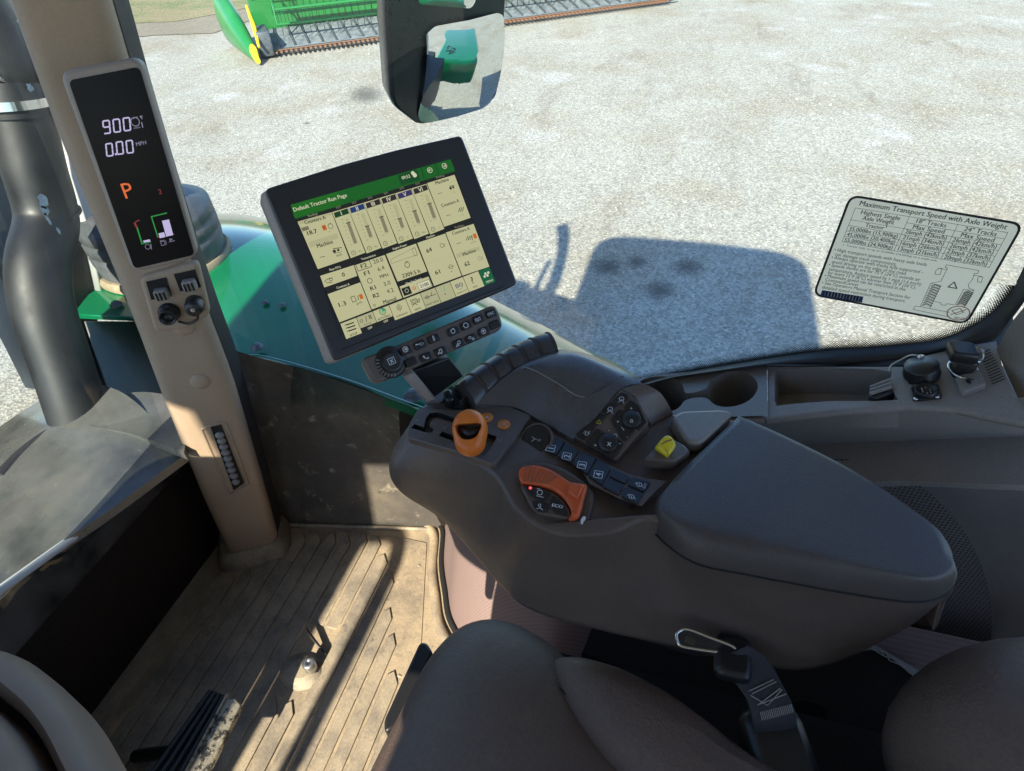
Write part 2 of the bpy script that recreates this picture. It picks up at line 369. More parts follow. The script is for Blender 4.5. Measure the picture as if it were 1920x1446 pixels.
def gravelmat():
    m = bpy.data.materials.new('gravel'); m.use_nodes = True; N = m.node_tree.nodes; L = m.node_tree.links; b = N['Principled BSDF']
    b.inputs['Roughness'].default_value = .9; b.inputs['Specular IOR Level'].default_value = .25
    tc = N.new('ShaderNodeTexCoord')
    def noise(sc, det, ro=.6):
        n = N.new('ShaderNodeTexNoise'); n.inputs['Scale'].default_value = sc; n.inputs['Detail'].default_value = det; n.inputs['Roughness'].default_value = ro
        L.new(tc.outputs['Object'], n.inputs['Vector']); return n.outputs[0]
    def ramp(x, lo, hi, a=0, c=1):
        r = N.new('ShaderNodeMapRange'); r.inputs[1].default_value = lo; r.inputs[2].default_value = hi; r.inputs[3].default_value = a; r.inputs[4].default_value = c
        L.new(x, r.inputs[0]); return r.outputs[0]
    def mix(f, a, c, bl='MIX'):
        x = N.new('ShaderNodeMix'); x.data_type = 'RGBA'; x.blend_type = bl
        if isinstance(f, (int, float)): x.inputs[0].default_value = f
        else: L.new(f, x.inputs[0])
        for i, q in ((6, a), (7, c)):
            if isinstance(q, tuple): x.inputs[i].default_value = (*q, 1)
            else: L.new(q, x.inputs[i])
        return x.outputs[2]
    base = mix(ramp(noise(.55, 5), .45, .68), (.33, .315, .27), (.285, .25, .19))
    mpg = N.new('ShaderNodeMapping'); mpg.inputs['Rotation'].default_value = (0, 0, -.85); mpg.inputs['Scale'].default_value = (.45, 1.5, 1); L.new(tc.outputs['Object'], mpg.inputs[0])
    ng = N.new('ShaderNodeTexNoise'); ng.inputs['Scale'].default_value = 1.1; ng.inputs['Detail'].default_value = 8; ng.inputs['Roughness'].default_value = .62; L.new(mpg.outputs[0], ng.inputs['Vector'])
    base = mix(ramp(ng.outputs[0], .56, .78, 0, .8), base, (.205, .168, .12))
    base = mix(ramp(noise(.9, 4, .5), .60, .74, 0, .75), base, (.41, .40, .375))
    vo = N.new('ShaderNodeTexVoronoi'); vo.inputs['Scale'].default_value = 38; L.new(tc.outputs['Object'], vo.inputs['Vector'])
    sp = N.new('ShaderNodeSeparateColor'); L.new(vo.outputs['Color'], sp.inputs[0])
    st = ramp(sp.outputs[0], 0, 1, .66, 1.30)
    base = mix(.85, base, st, 'MULTIPLY')
    vo2 = N.new('ShaderNodeTexVoronoi'); vo2.inputs['Scale'].default_value = 95; L.new(tc.outputs['Object'], vo2.inputs['Vector'])
    sp2 = N.new('ShaderNodeSeparateColor'); L.new(vo2.outputs['Color'], sp2.inputs[0])
    base = mix(.7, base, ramp(sp2.outputs[1], 0, 1, .66, 1.34), 'MULTIPLY')
    L.new(base, b.inputs['Base Color'])
    bp = N.new('ShaderNodeBump'); bp.inputs['Strength'].default_value = .7; bp.inputs['Distance'].default_value = .010
    ad = N.new('ShaderNodeMath'); ad.operation = 'ADD'; L.new(vo.outputs['Distance'], ad.inputs[0]); L.new(noise(60, 5), ad.inputs[1])
    L.new(ad.outputs[0], bp.inputs['Height']); L.new(bp.outputs[0], b.inputs['Normal']); return m
M['gravel'] = gravelmat(); M['stone'] = mat('pale_stone', (.46, .45, .42), .85, var=(3, (.30, .28, .24), .4, .6))
M['grass'] = mat('dry_grass', (.22, .18, .09), .95, bump=(14, 1, .04), var=[(.8, (.13, .15, .05), .45, .6), (9, (.30, .24, .13), .5, .7)], fine=(60, .3))
M['mud'] = mat('muddy_margin', (.20, .165, .115), .95, bump=(14, 1, .03), var=[(2.5, (.22, .19, .13), .45, .65)], fine=(40, .3))
M['oil'] = mat('dark_stain_soil', (.15, .135, .115), .9, bump=(60, .6, .01), var=(18, (.25, .235, .21), .45, .65), fine=(60, .3))
# ------------------------------------------------------------------ flat print helper
TXT = {}
def textmesh(body, bold):
    k = (body, bold)
    if k in TXT: return TXT[k]
    c = bpy.data.curves.new('t', 'FONT'); c.body = body; c.size = 1; c.offset = 0; c.resolution_u = 2; c.align_x = 'LEFT'
    o = bpy.data.objects.new('t', c); COL.objects.link(o)
    me = bpy.data.meshes.new_from_object(o.evaluated_get(bpy.context.evaluated_depsgraph_get()))
    vs = [v.co.copy() for v in me.vertices]; fs = [tuple(p.vertices) for p in me.polygons]
    COL.objects.unlink(o); bpy.data.objects.remove(o); bpy.data.curves.remove(c); bpy.data.meshes.remove(me)
    if not vs: vs = [V((0, 0, 0))]
    TXT[k] = (vs, fs, min(v.x for v in vs), max(v.x for v in vs)); return TXT[k]
class Sheet:
    """draws flat marks on a real plane; positions are looked up where the sight line meets that plane"""
    def __init__(s, mb, o, n, u, v, zoom=1.0, off=(0, 0), mpp=None):
        s.mb = mb; s.o = V(o); s.n = V(n).normalized(); s.u = V(u).normalized(); s.v = V(v).normalized(); s.z = zoom; s.off = off; s.k = mpp
        s.lay = .0003
    def P(s, x, y, h=0): return hit(s.off[0] + x / s.z, s.off[1] + y / s.z, s.o, s.n) + s.n * h
    def sc(s, x, y):
        if s.k: return s.k / s.z
        p = s.P(x, y); return (p - CAM).length / F / s.z
    def poly(s, pts, m, h=1): s.mb.add([s.P(x, y, h * s.lay) for x, y in pts], [tuple(range(len(pts)))], m)
    def wpoly(s, pts, m, h=1): s.mb.add([p + s.n * h * s.lay for p in pts], [tuple(range(len(pts)))], m)
    def line(s, pts, wpx, m, h=1, closed=False):
        P = [s.P(x, y, h * s.lay) for x, y in pts]; wd = wpx * s.sc(*pts[0])
        if closed: P.append(P[0])
        s.wline(P, wd, m)
    def wline(s, P, wd, m):
        for a, b in zip(P, P[1:]):
            if (b - a).length < 1e-7: continue
            t = (b - a).normalized(); q = s.n.cross(t) * (wd / 2); e = t * wd * .4
            s.mb.add([a - e - q, b + e - q, b + e + q, a - e + q], [(0, 1, 2, 3)], m)
    def circ(s, x, y, r, m, wpx=None, h=1, a0=0, a1=360, seg=20, asp=1.0):
        c = s.P(x, y, h * s.lay); k = s.sc(x, y); n = seg
        pt = lambda rr, i: c + (s.u * math.cos(R_(a0 + (a1 - a0) * i / n)) + s.v * math.sin(R_(a0 + (a1 - a0) * i / n)) * asp) * rr * k
        if wpx is None: s.mb.add([pt(r, i) for i in range(n)], [tuple(range(n))], m); return
        a = [pt(r, i) for i in range(n + 1)]; b = [pt(r - wpx, i) for i in range(n + 1)]
        s.mb.add(a + b, [(i, i + 1, n + 2 + i, n + 1 + i) for i in range(n)], m)
    def rect(s, x, y, w_, h_, m, h=1, wpx=None):
        c = s.P(x, y, h * s.lay); k = s.sc(x, y)
        q = [c + s.u * a * w_ / 2 * k + s.v * b * h_ / 2 * k for a, b in ((-1, -1), (1, -1), (1, 1), (-1, 1))]
        if wpx is None: s.mb.add(q, [(0, 1, 2, 3)], m)
        else: s.wline(q + [q[0]], wpx * k, m)
    def strokes(s, x, y, size, L, wpx, m, h=1):
        """L = list of polylines in a -1..1 box, drawn in the sheet's u,v"""
        c = s.P(x, y, h * s.lay); k = s.sc(x, y) * size / 2
        for pl in L: s.wline([c + s.u * a * k + s.v * b * k for a, b in pl], wpx * s.sc(x, y), m)
    def text(s, x, y, body, hpx, m, al='c', bold=.012, h=1, wpx=None, shear=0):
        vs, fs, x0, x1 = textmesh(body, bold); k = s.sc(x, y) * hpx / .72
        kx = k if wpx is None else s.sc(x, y) * wpx / max(1e-6, x1 - x0)
        ox = {'c': (x0 + x1) / 2, 'l': x0, 'r': x1}[al]
        c = s.P(x, y, h * s.lay)
        for j_, e_ in enumerate((0, 1) if bold > 0 else (0,)): s.mb.add([c + s.n * (j_ * .00002) + s.u * (p.x - ox + shear * p.y + (e_ - .5) * bold * 2.2) * kx + s.v * (p.y - .36) * k for p in vs], fs, m)
    def text2(s, a, b, body, hpx, m, bold=.012, h=1):
        """text stretched so its centre line runs from zoom point a to b"""
        vs, fs, x0, x1 = textmesh(body, bold); A = s.P(*a, h * s.lay); B = s.P(*b, h * s.lay); uu = (B - A); kx = uu.length / (x1 - x0); uu.normalize()
        vv = s.v if abs(uu.dot(s.v)) < .5 else s.n.cross(uu); k = s.sc(*a) * hpx / .72
        for j_, e_ in enumerate((0, 1) if bold > 0 else (0,)): s.mb.add([A + s.n * (j_ * .00002) + uu * ((p.x - x0) * kx + (e_ - .5) * bold * 2.6 * k) + vv * (p.y - .36) * k for p in vs], fs, m)
def arc(cx, cy, r, a0, a1, n=12): return [(cx + r * math.cos(R_(a0 + (a1 - a0) * i / n)), cy + r * math.sin(R_(a0 + (a1 - a0) * i / n))) for i in range(n + 1)]

# ================================================================== OUTSIDE
g = MB(); g.add([(-400, -400, -2), (600, -400, -2), (600, 600, -2), (-400, 600, -2)], [(0, 1, 2, 3)], M['gravel']); struct(g, 'gravel_yard')
def blotch(c, rx, ry, m, name, z, n=30, rot=0, seed=1):
    rnd = random.Random(seed); ph = [rnd.uniform(0, 6.28) for _ in range(5)]
    pts = []
    for i in range(n):
        a = i * 2 * math.pi / n; r = 1 + sum(math.sin(a * (k + 2) + ph[k]) * .10 for k in range(5))
        p = V((math.cos(a) * rx * r, math.sin(a) * ry * r, 0)); p.rotate(Matrix.Rotation(rot, 3, 'Z')); pts.append(V((c[0], c[1], z)) + p)
    return MB().add(pts, [tuple(range(n))], m)
def softstain():
    """patches of ground stain with soft ragged edges"""
    m = mat('soft_stain', (.11, .10, .085), .9); N = m.node_tree.nodes; L = m.node_tree.links
    uv = N.new('ShaderNodeUVMap'); uv.uv_map = 'UVMap'; ln = N.new('ShaderNodeVectorMath'); ln.operation = 'LENGTH'; L.new(uv.outputs[0], ln.inputs[0])
    tc = N.new('ShaderNodeTexCoord'); n = N.new('ShaderNodeTexNoise'); n.inputs['Scale'].default_value = 14; n.inputs['Detail'].default_value = 9; n.inputs['Roughness'].default_value = .75
    L.new(tc.outputs['Object'], n.inputs['Vector'])
    a = N.new('ShaderNodeMath'); a.operation = 'MULTIPLY_ADD'; L.new(n.outputs[0], a.inputs[0]); a.inputs[1].default_value = 1.3; L.new(ln.outputs['Value'], a.inputs[2])
    mr = N.new('ShaderNodeMapRange'); mr.inputs[1].default_value = .75; mr.inputs[2].default_value = 1.5; mr.inputs[3].default_value = .58; mr.inputs[4].default_value = 0
    L.new(a.outputs[0], mr.inputs[0])
    t = N.new('ShaderNodeBsdfTransparent'); mx = N.new('ShaderNodeMixShader'); L.new(mr.outputs[0], mx.inputs[0]); L.new(t.outputs[0], mx.inputs[1]); L.new(N['Principled BSDF'].outputs[0], mx.inputs[2])
    L.new(mx.outputs[0], N['Material Output'].inputs[0]); return m
M['stain'] = softstain()
def stain(px, py, wpx, hpx, i):
    c = on(px, py, 'z', -2); a = on(px + wpx / 2, py, 'z', -2) - c; b = on(px, py - hpx / 2, 'z', -2) - c
    z = V((0, 0, .004 + .001 * i)); mb = MB(); mb.add([c - a - b + z, c + a - b + z, c + a + b + z, c - a + b + z], [(0, 1, 2, 3)], M['stain'])
    mb.uv['uv'] = [(-1, -1), (1, -1), (1, 1), (-1, 1)]; return struct(mb, 'ground_stain')
for i, s_ in enumerate([(1140, 500, 80, 50), (1195, 492, 55, 34), (1290, 500, 80, 42), (1236, 545, 90, 52), (686, 178, 90, 44), (575, 232, 20, 8), (1680, 520, 120, 50),
                        (1500, 195, 130, 40), (1110, 215, 110, 34), (1180, 160, 140, 26), (1290, 330, 160, 50), (700, 330, 300, 30), (420, 350, 200, 36), (1540, 110, 90, 18), (1860, 250, 160, 40), (1000, 300, 120, 40)]):
    if i in (6, 7, 8, 9, 10, 11, 12, 13, 14, 15): continue
    stain(*s_, i)
gr = MB(); gp = [on(x, y, 'z', -1.985) for x, y in ((150, 80), (290, 66), (400, 62), (470, 38), (620, 0), (900, -60), (900, -170), (-100, -170), (-100, 110))]
gr.add(gp, [tuple(range(9))], M['mud']); struct(gr, 'bare_margin')
gr = MB(); gp = [on(x, y, 'z', -1.975) for x, y in ((100, 50), (240, 44), (330, 40), (440, 20), (560, -10), (900, -90), (900, -180), (-100, -180), (-100, 60))]
gr.add(gp, [tuple(range(9))], M['grass'])
tag(gr.build('dry_grass'), kind='structure')
rnd = random.Random(11); mb = MB(); T8 = [V((1, 0, 0)), V((0, 1, 0)), V((-1, 0, 0)), V((0, -1, 0)), V((.3, .2, .8))]
for i in range(7000):
    d = 2.2 + 15 * rnd.random() ** 1.3; a = rnd.uniform(-.55, .95); sz_ = rnd.uniform(.005, .015) * (2.2 if rnd.random() < .03 else 1); an = rnd.uniform(0, 6.28)
    c = V((d * math.cos(a), d * math.sin(a), -2)); k = [V((q.x * math.cos(an) - q.y * math.sin(an), q.x * math.sin(an) + q.y * math.cos(an), q.z * .8)) * sz_ * rnd.uniform(.7, 1.3) for q in T8]
    mb.add([c + q for q in k], [(0, 1, 4), (1, 2, 4), (2, 3, 4), (3, 0, 4)], M['stone'])
tag(mb.build('loose_stones'), 'pale loose stones scattered over the gravel yard', 'stones', kind='stuff')
# ---- combine header
A0 = on(486, 112, 'z', -2); A1 = on(1262, 8, 'z', -2); ax = (A1 - A0); HL = ax.length; ax.normalize(); bx = V((-ax.y, ax.x, 0))
if bx.dot(A0 - CAM) < 0: bx = -bx
hd = thing('combine_header', 'long green combine draper header with yellow tipped end divider parked across the gravel', 'combine header', A0)
def H(a, b, z): return A0 + ax * a + bx * b + V((0, 0, z))
def hm(): return Matrix((ax, bx, V((0, 0, 1)))).transposed()
mb = MB(); mb.box(H(HL / 2 + .2, .12, .10), (HL, .10, .05), M['iron'], hm()); mb.box(H(HL / 2 + .2, .05, .13), (HL, .04, .012), M['rust'], hm()); mb.build('cutter_bar', hd)
gm = MB(); gm.box(H(.3, .0, .10), (.045, .16, .035), M['rust'], hm()); gm.box(H(.3, -.11, .09), (.018, .10, .02), M['iron'], hm()); g0 = gm.build('knife_guard', hd)
N_G = 96
for i in range(1, N_G):
    c = g0.copy(); COL.objects.link(c); c.parent = hd; c.location = ax * (i * (HL - .4) / N_G)
mb = MB(); k = 40
rows = [[H(.35 + (HL - .3) * i / k, b, z) for i in range(k + 1)] for b, z in ((.18, .13), (.5, .2), (1.25, .36))]
mb.grid(rows, M['belt'])
for i in range(int(HL / .32)):
    a = .55 + i * .32
    mb.box(H(a, .72, .275), (.035, 1.0, .035), M['iron'], hm() @ Matrix.Rotation(.205, 3, 'X'))
mb.build('draper_belt', hd)
mb = MB(); mb.box(H(HL / 2 + .2, 1.45, .85), (HL + .1, .14, 1.1), M['greenpatch'], hm()); mb.box(H(HL / 2 + .2, 1.36, 1.05), (HL, .05, .12), M['iron'], hm()); mb.build('back_frame', hd)
rl = MB(); rc = (.65, 1.05)
rl.tube([H(.6, rc[0], rc[1]), H(HL - .1, rc[0], rc[1])], .09, M['greenpatch'], 12)
for k in range(6):
    a = R_(60 * k + 17); b_ = rc[0] + .52 * math.cos(a); z_ = rc[1] + .52 * math.sin(a)
    rl.tube([H(.6, b_, z_), H(HL - .1, b_, z_)], .03, M['greenpatch'], 8)
for e in range(5):
    q = .62 + e * (HL - .8) / 4
    for k in range(6):
        a = R_(60 * k + 17); rl.tube([H(q, *rc), H(q, rc[0] + .52 * math.cos(a), rc[1] + .52 * math.sin(a))], .022, M['greenpatch'], 6)
reel = rl.build('reel', hd)
tn = MB()
for k in range(6):
    a = R_(60 * k + 17); b_ = rc[0] + .52 * math.cos(a); z_ = rc[1] + .52 * math.sin(a)
    for i in range(int(HL / .16)):
        q = .7 + i * .16
        tn.box(H(q, b_ - .02, z_ - .12), (.012, .012, .22), M['black'], hm())
tn.build('tines', reel)
# end divider: tapering green shell with yellow tip
mb = MB(); rings = []
for t in [i / 10 for i in range(11)]:
    b_ = -.55 + 2.3 * t; wd = .05 + .15 * math.sin(min(1, t * 1.5) * math.pi / 2); hh = .10 + 1.15 * t ** .75; zc = .05 + hh / 2
    off = -.05 - .38 * t
    rings.append([H(off + wd * math.cos(q), b_ + .1 * math.sin(q), max(.02, zc + hh / 2 * math.sin(q))) for q in [2 * math.pi * j / 20 for j in range(20)]])
mb.loft(rings, M['greenpatch']); dv = mb.build('end_divider', hd)
mb = MB(); mb.loft([[(p - H(0, -.55, .08)) * 1.0 + H(0, -.565, .08) for p in rings[0]], [H(.01, 0, 0) + (p - A0) * 1.0 + V((0, 0, .012)) for p in rings[1]]], M['yellowp']); mb.build('divider_tip', hd)
mb = MB(); mb.tube([H(.06, -.3, .3), H(.09, .15, .62), H(.07, .7, .95)], [.03, .05, .03], M['yellowp'], 8); mb.build('yellow_stripe', dv)
mb = MB()
mb.box(H(.22, .35, .30), (.30, .9, .5), M['iron'], hm(), bev=.03); mb.build('end_shield', hd)
# ---- chassis, hood, fenders below/in front of the cab
mb = MB(); mb.box((0, -.3, -.75), (1.5, 2.9, 1.3), M['chassis']); mb.box((0, 1.9, -.55), (1.0, 1.7, 1.1), M['chassis'])
mb.box((.0, -.2, -1.6), (1.0, 3.4, .5), M['chassis']); mb.box((.9, -.55, -.3), (.5, .9, .9), M['chassis']); ch = struct(mb, 'tractor_chassis')
fd = thing('front_fender', 'glossy green fender outside the right window below the monitor', 'fender', (1.2, .8, .2))
near = PZ([(300, 560, .47), (400, 632, .47), (440, 668, .465), (500, 672, .455), (640, 712, .45), (770, 760, .45), (880, 800, .45)])
far = PZ([(150, 420, .40), (300, 402, .36), (400, 400, .33), (490, 408, .30), (700, 455, .25), (950, 575, .15), (1215, 722, .02)])
left = [near[0], (near[0] + far[0]) / 2 + V((0, 0, .05)), far[0]]; right = [near[-1], (near[-1] + far[-1]) / 2 + V((0, 0, .10)), far[-1]]
gd = coons(near, far, left, right, 40, 20, lambda u, v: (0, 0, .05 * math.sin(math.pi * v)))
mb = MB(); mb.grid(gd, M['green'], thick=.03, nrm=(0, 0, 1)); mb.build('fender_shell', fd)
mb = MB(); mb.tube(catmull(near, 5), .006, M['green'], 8); mb.build('rolled_edge', fd)
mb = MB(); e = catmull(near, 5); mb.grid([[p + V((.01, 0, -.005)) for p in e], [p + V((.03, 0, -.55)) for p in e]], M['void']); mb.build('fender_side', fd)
mb = MB(); e = catmull(far, 5); mb.grid([[p + V((0, 0, 0)) for p in e], [V((p.x + .05, p.y, p.z - .5)) for p in e]], M['green']); mb.build('fender_skirt', fd)
def bolt(px, py, z, r, parent, name='bolt', m='iron'):
    mb = MB(); o = on(px, py, 'z', z); mb.revolve(o, (0, 0, 1), [(r * 1.6, 0), (r * 1.6, r * .3), (r, r * .4), (r * .95, r), (r * .4, r * 1.1)], M[m], 12); return mb.build(name, parent)
bolt(482, 652, .475, .009, fd); bolt(497, 568, .49, .005, fd); bolt(528, 572, .49, .005, fd); bolt(775, 742, .47, .012, fd)
rnd = random.Random(3); mb = MB(); sp = []
for i in range(60):
    a = rnd.uniform(0, 6.28); d = abs(rnd.gauss(0, 1)); px = 545 + math.cos(a) * d * 20; py = 585 + math.sin(a) * d * 10
    c = on(px, py, 'z', .508); r = rnd.uniform(.0012, .004)
    q = [c + V((math.cos(t) * r * rnd.uniform(.4, 1.6), math.sin(t) * r * rnd.uniform(.4, 1.6), 0)) for t in [k * 6.283 / 7 for k in range(7)]]
    mb.add(q, [tuple(range(7))], M['dropping'])
# ---- exhaust stack
ex = thing('exhaust_stack', 'thick black exhaust stack with clamp and bird droppings outside the front corner post', 'exhaust', (.8, 1.3, 0))
pth = [on(150, 790, 'y', 1.22), on(118, 690, 'y', 1.24), on(84, 590, 'y', 1.26), on(72, 500, 'y', 1.28), on(88, 410, 'y', 1.3), on(62, 310, 'y', 1.3), on(36, 210, 'y', 1.3)]
mb = MB(); mb.tube(catmull(pth, 6), [.058 + .0 * i for i in range(37)], M['pipe'], 24); mb.build('lower_pipe', ex)
a = on(38, 215, 'y', 1.3); b = on(12, 150, 'y', 1.3)
mb = MB(); mb.tube([a, a + (b - a) * .5, b], [.066, .066, .060], M['pipe'], 24); mb.build('pipe_sleeve', ex)
mb = MB(); c0 = on(22, 192, 'y', 1.3); dd = (b - a).normalized(); mb.tube([c0 - dd * .008, c0 + dd * .008], [.069, .069], M['chrome'], 24); mb.build('clamp', ex)
mb = MB(); t1 = on(-5, 100, 'y', 1.3); up = V((t1.x + .02, 1.36, 1.42)); mb.tube(catmull([b, t1, up, up + V((.0, .05, .17)), up + V((.04, .10, .30)), up + V((.10, .17, .38))], 5), [.060] * 14 + [.068] * 12, M['pipe'], 20); mb.build('upper_pipe', ex)
mb = MB(); q = on(96, 408, 'y', 1.3); mb.tube([q, q + V((0, 0, .006))], [.060, .060], M['pipe'], 24); mb.build('weld_ring', ex)
tg = (pth[4] - pth[3]).normalized()
mb = MB(); rnd = random.Random(5)
for px, py, rx, rz in ((80, 378, .010, .013), (83, 395, .008, .012), (88, 410, .0035, .012), (108, 432, .0035, .008), (55, 165, .006, .008), (34, 40, .004, .004)):
    c = on(px, py, 'y', 1.236)
    q = []
    for k in range(14):
        a_ = k * 2 * math.pi / 14; r = rnd.uniform(.75, 1.25); q.append(c + V((math.cos(a_) * rx * r, -.002 + .0 * r, math.sin(a_) * rz * r)))
    mb.add(q, [tuple(range(14))], M['dropping'])
mb.build('bird_dropping', ex)
mb = MB(); mb.revolve(V((.56, 1.66, .30)), (0, 0, 1), [(.10, 0), (.19, .05), (.20, .1), (.20, .78), (.17, .86), (.08, .88)], M['pipe'], 28); mb.build('muffler', ex)
# black guard panel between the stack and the post, with spatter
gpn = thing('exhaust_guard', 'black steel guard panel speckled white between the exhaust and the corner post', 'guard panel', (1.0, 1.45, .5))
mb = MB(); G = [on(x, y, 'y', 1.45) for x, y in ((20, -20), (70, -20), (130, 180), (165, 340), (188, 440), (192, 510), (165, 600), (205, 735), (130, 800), (90, 600), (60, 300))]
mb.slab([p + V((0, .02, 0)) for p in G], (0, -1, 0), .05, M['pipe']); mb.build('guard_plate', gpn)
mb = MB(); rnd = random.Random(9)
for i in range(26):
    t = rnd.random(); px = 38 + 88 * t + rnd.uniform(-10, 14); py = 0 + 240 * t + rnd.uniform(-20, 20); c = on(px, py, 'y', 1.418); r = rnd.uniform(.001, .0045)
    q = [c + V((math.cos(k) * r * rnd.uniform(.5, 1.2), 0, math.sin(k) * r * 1.6 * rnd.uniform(.5, 1.3))) for k in [j * 6.283 / 8 for j in range(8)]]
    mb.add(q, [tuple(range(8))], M['dropping'])
mb.build('spatter', gpn)
# grey engine side panel left of/behind the exhaust
ep = thing('engine_side_panel', 'pale grey engine side panel with a round latch behind the exhaust stack', 'side panel', (.9, 1.6, 0))
mb = MB(); G = [on(x, y, 'y', 1.62) for x, y in ((-120, 270), (60, 285), (110, 300), (150, 500), (150, 745), (90, 735), (5, 560), (-40, 480), (-120, 400))]
mb.slab([p + V((0, .08, 0)) for p in G], (0, -1, 0), .12, M['cowlpanel'], bev=.01); mb.build('panel_sheet', ep)
mb = MB(); o = on(23, 316, 'y', 1.565); mb.revolve(o, (0, -1, 0), [(.018, 0), (.018, .01), (.012, .018), (.0, .02)], M['silver'], 16); mb.build('latch', ep)
# battery-box like grey housing under the fender tip
bxh = thing('grey_storage_box', 'pale grey steel box with bright green top plate right of the exhaust', 'storage box', (.95, 1.35, .3))
mb = MB(); q0, q1, q2_ = on(158, 604, 'y', 1.34), on(262, 604, 'y', 1.34), on(330, 750, 'y', 1.16); qn = (q1 - q0).cross(q2_ - q0).normalized()
if qn.z < 0: qn = -qn
G = [hit(x, y, q0, qn) for x, y in ((158, 604), (262, 604), (332, 742), (335, 775), (215, 775))]; mb.slab(G, qn, .004, M['boxgrey'], bev=.001); mb.build('front_plate', bxh)
mb = MB(); G = PZ([(140, 597, .49), (262, 603, .49), (330, 600, .49), (320, 520, .49), (200, 520, .49)]); mb.slab(G, (0, 0, 1), .012, M['green'], bev=.003); mb.build('top_plate', bxh)
bolt(218, 572, .507, .009, bxh)
mb = MB(); G = [on(x, y, 'y', 1.42) for x, y in ((108, 258), (150, 300), (190, 430), (235, 530), (180, 560), (150, 420), (120, 330))]; mb.slab(G, (0, -1, 0), .02, M['cowlpanel'], bev=.003); mb.build('upright_bracket', bxh)
# air-cleaner / round tank standing right of the post
tk = thing('air_cleaner', 'round grey canister with dusty tan rubber rim behind the display post', 'air cleaner', tuple(on(270, 560, 'z', .5)))
o = on(285, 560, 'z', .52); o.z = .50
o = V((1.16, 1.33, .505))
mb = MB(); mb.revolve(o, (0, 0, 1), [(.17, 0), (.172, .012), (.165, .022)], M['tan_ring'], 40); mb.build('rubber_rim', tk)
mb = MB(); mb.revolve(o, (0, 0, 1), [(.158, .022), (.163, .06), (.163, .075), (.157, .08), (.163, .085), (.163, .11), (.156, .115), (.162, .12), (.160, .15), (.12, .165), (0, .168)], M['iron'], 40); mb.build('canister', tk)
# cowl in front of the windshield
cw = thing('engine_cowl', 'glossy dark grey engine cowl seen through the lower windshield', 'engine cowl', (.4, 1.4, .3))
cowl_t = PZ([(-60, 830, .36), (0, 795, .38), (60, 755, .39), (90, 728, .40)])
gd = coons([on(-200, 1000, 'z', .30), on(-60, 860, 'z', .34), on(0, 800, 'z', .36), on(110, 728, 'z', .38)], [on(-200, 1300, 'z', .36), on(0, 1100, 'z', .40), on(200, 960, 'z', .40), on(350, 850, 'z', .40)],
           [on(-200, 1000, 'z', .30), on(-200, 1300, 'z', .36)], [on(110, 728, 'z', .38), on(230, 745, 'z', .42), on(350, 850, 'z', .40)], 30, 16, lambda u, v: (0, 0, .02 * math.sin(math.pi * v)))
mb = MB(); mb.grid(gd, M['hood'], thick=.02, nrm=(0, 0, 1)); mb.build('cowl_shell', cw)
gd = coons(Z([(140, 770), (200, 748), (260, 735), (330, 742)], .43), Z([(170, 800), (240, 812), (300, 832), (345, 850)], .43), Z([(140, 770), (170, 800)], .43), Z([(330, 742), (350, 790), (345, 850)], .43), 16, 8)
mb = MB(); mb.grid(gd, M['hood'], thick=.02, nrm=(0, 0, 1)); mb.build('corner_trim', cw)
mb = MB(); mb.tube(catmull([on(x, y, 'z', .405) for x, y in ((0, 893), (40, 852), (90, 815), (150, 790))], 6), .012, M['chassis'], 8); mb.build('cowl_edge', cw)
# rear side panel with number, seen in the mirror
rp = thing('rear_fender', 'green rear fender panel with dark number 43 reflected in the side mirror', 'fender', (1.2, -1.9, -.2))
mb = MB(); mb.box((1.40, -2.3, -.25), (1.05, 2.2, .5), M['green'], bev=.06); mb.build('panel', rp)
mb = MB(); sh = Sheet(mb, (1.25, -1.6, .004), (0, 0, 1), (0, -1, 0), (1, 0, 0)); vs, fs, x0, x1 = textmesh('43', .02)
vs2 = [V((1.05 + p.y * .45, -1.45 - p.x * .45, .006)) for p in vs]; mb.add(vs2, fs, M['chassis']); mb.build('number', rp)

# ---- side mirror
mo_dir = ray(840, 110).normalized(); mo = CAM + mo_dir * 1.62
mn = ((-mo_dir) + (V((1.75, -2.6, -1.1)) - mo).normalized()).normalized()
mi = thing('side_mirror', 'black outside mirror with two glasses hanging beyond the side window', 'mirror', tuple(mo))
def MP(x, y, h=0): return hit(x, y, mo, mn) + mn * h
outl = [(724, -60), (728, 60), (736, 185), (745, 204), (782, 232), (800, 231), (912, 198), (930, 180), (938, 130), (948, -10), (950, -60)]
mb = MB(); O = roundpoly([MP(x, y) for x, y in outl], .012, 3)
cen = sum(O, V()) / len(O); rg = [[cen + (p - cen) * .72 - mn * .09 for p in O], [cen + (p - cen) * .93 - mn * .06 for p in O], [p - mn * .02 for p in O], O, inset(O, mn, .004)]
rg[-1] = [p + mn * .003 for p in rg[-1]]
mb.loft(rg, M['housing']); hs = mb.build('mirror_housing', mi)
lo = [(795, 62), (812, 46), (930, 22), (942, 28), (943, 60), (936, 120), (928, 160), (915, 190), (900, 200), (800, 228), (786, 226), (781, 214), (790, 150), (795, 90)]
def convex(G, sag):
    c = sum(G, V()) / len(G); G = [p for a, b in zip(G, G[1:] + G[:1]) for p in (a, a.lerp(b, .5))]
    rm = max((p - c).length for p in G); return [[c + (p - c) * t + mn * sag * (1 - ((p - c).length * t / rm) ** 2) for p in G] for t in (1, .97, .92, .85, .76, .66, .55, .44, .33, .22, .11, .001)]
G = roundpoly([MP(x, y, .0045) for x, y in lo], .008, 3); mb = MB(); mb.loft(convex(G, .020), M['mirror'], caps=False); mb.build('lower_mirror_glass', mi)
up_ = [(776, -60), (776, -5), (784, 6), (880, 14), (888, 4), (900, -60)]
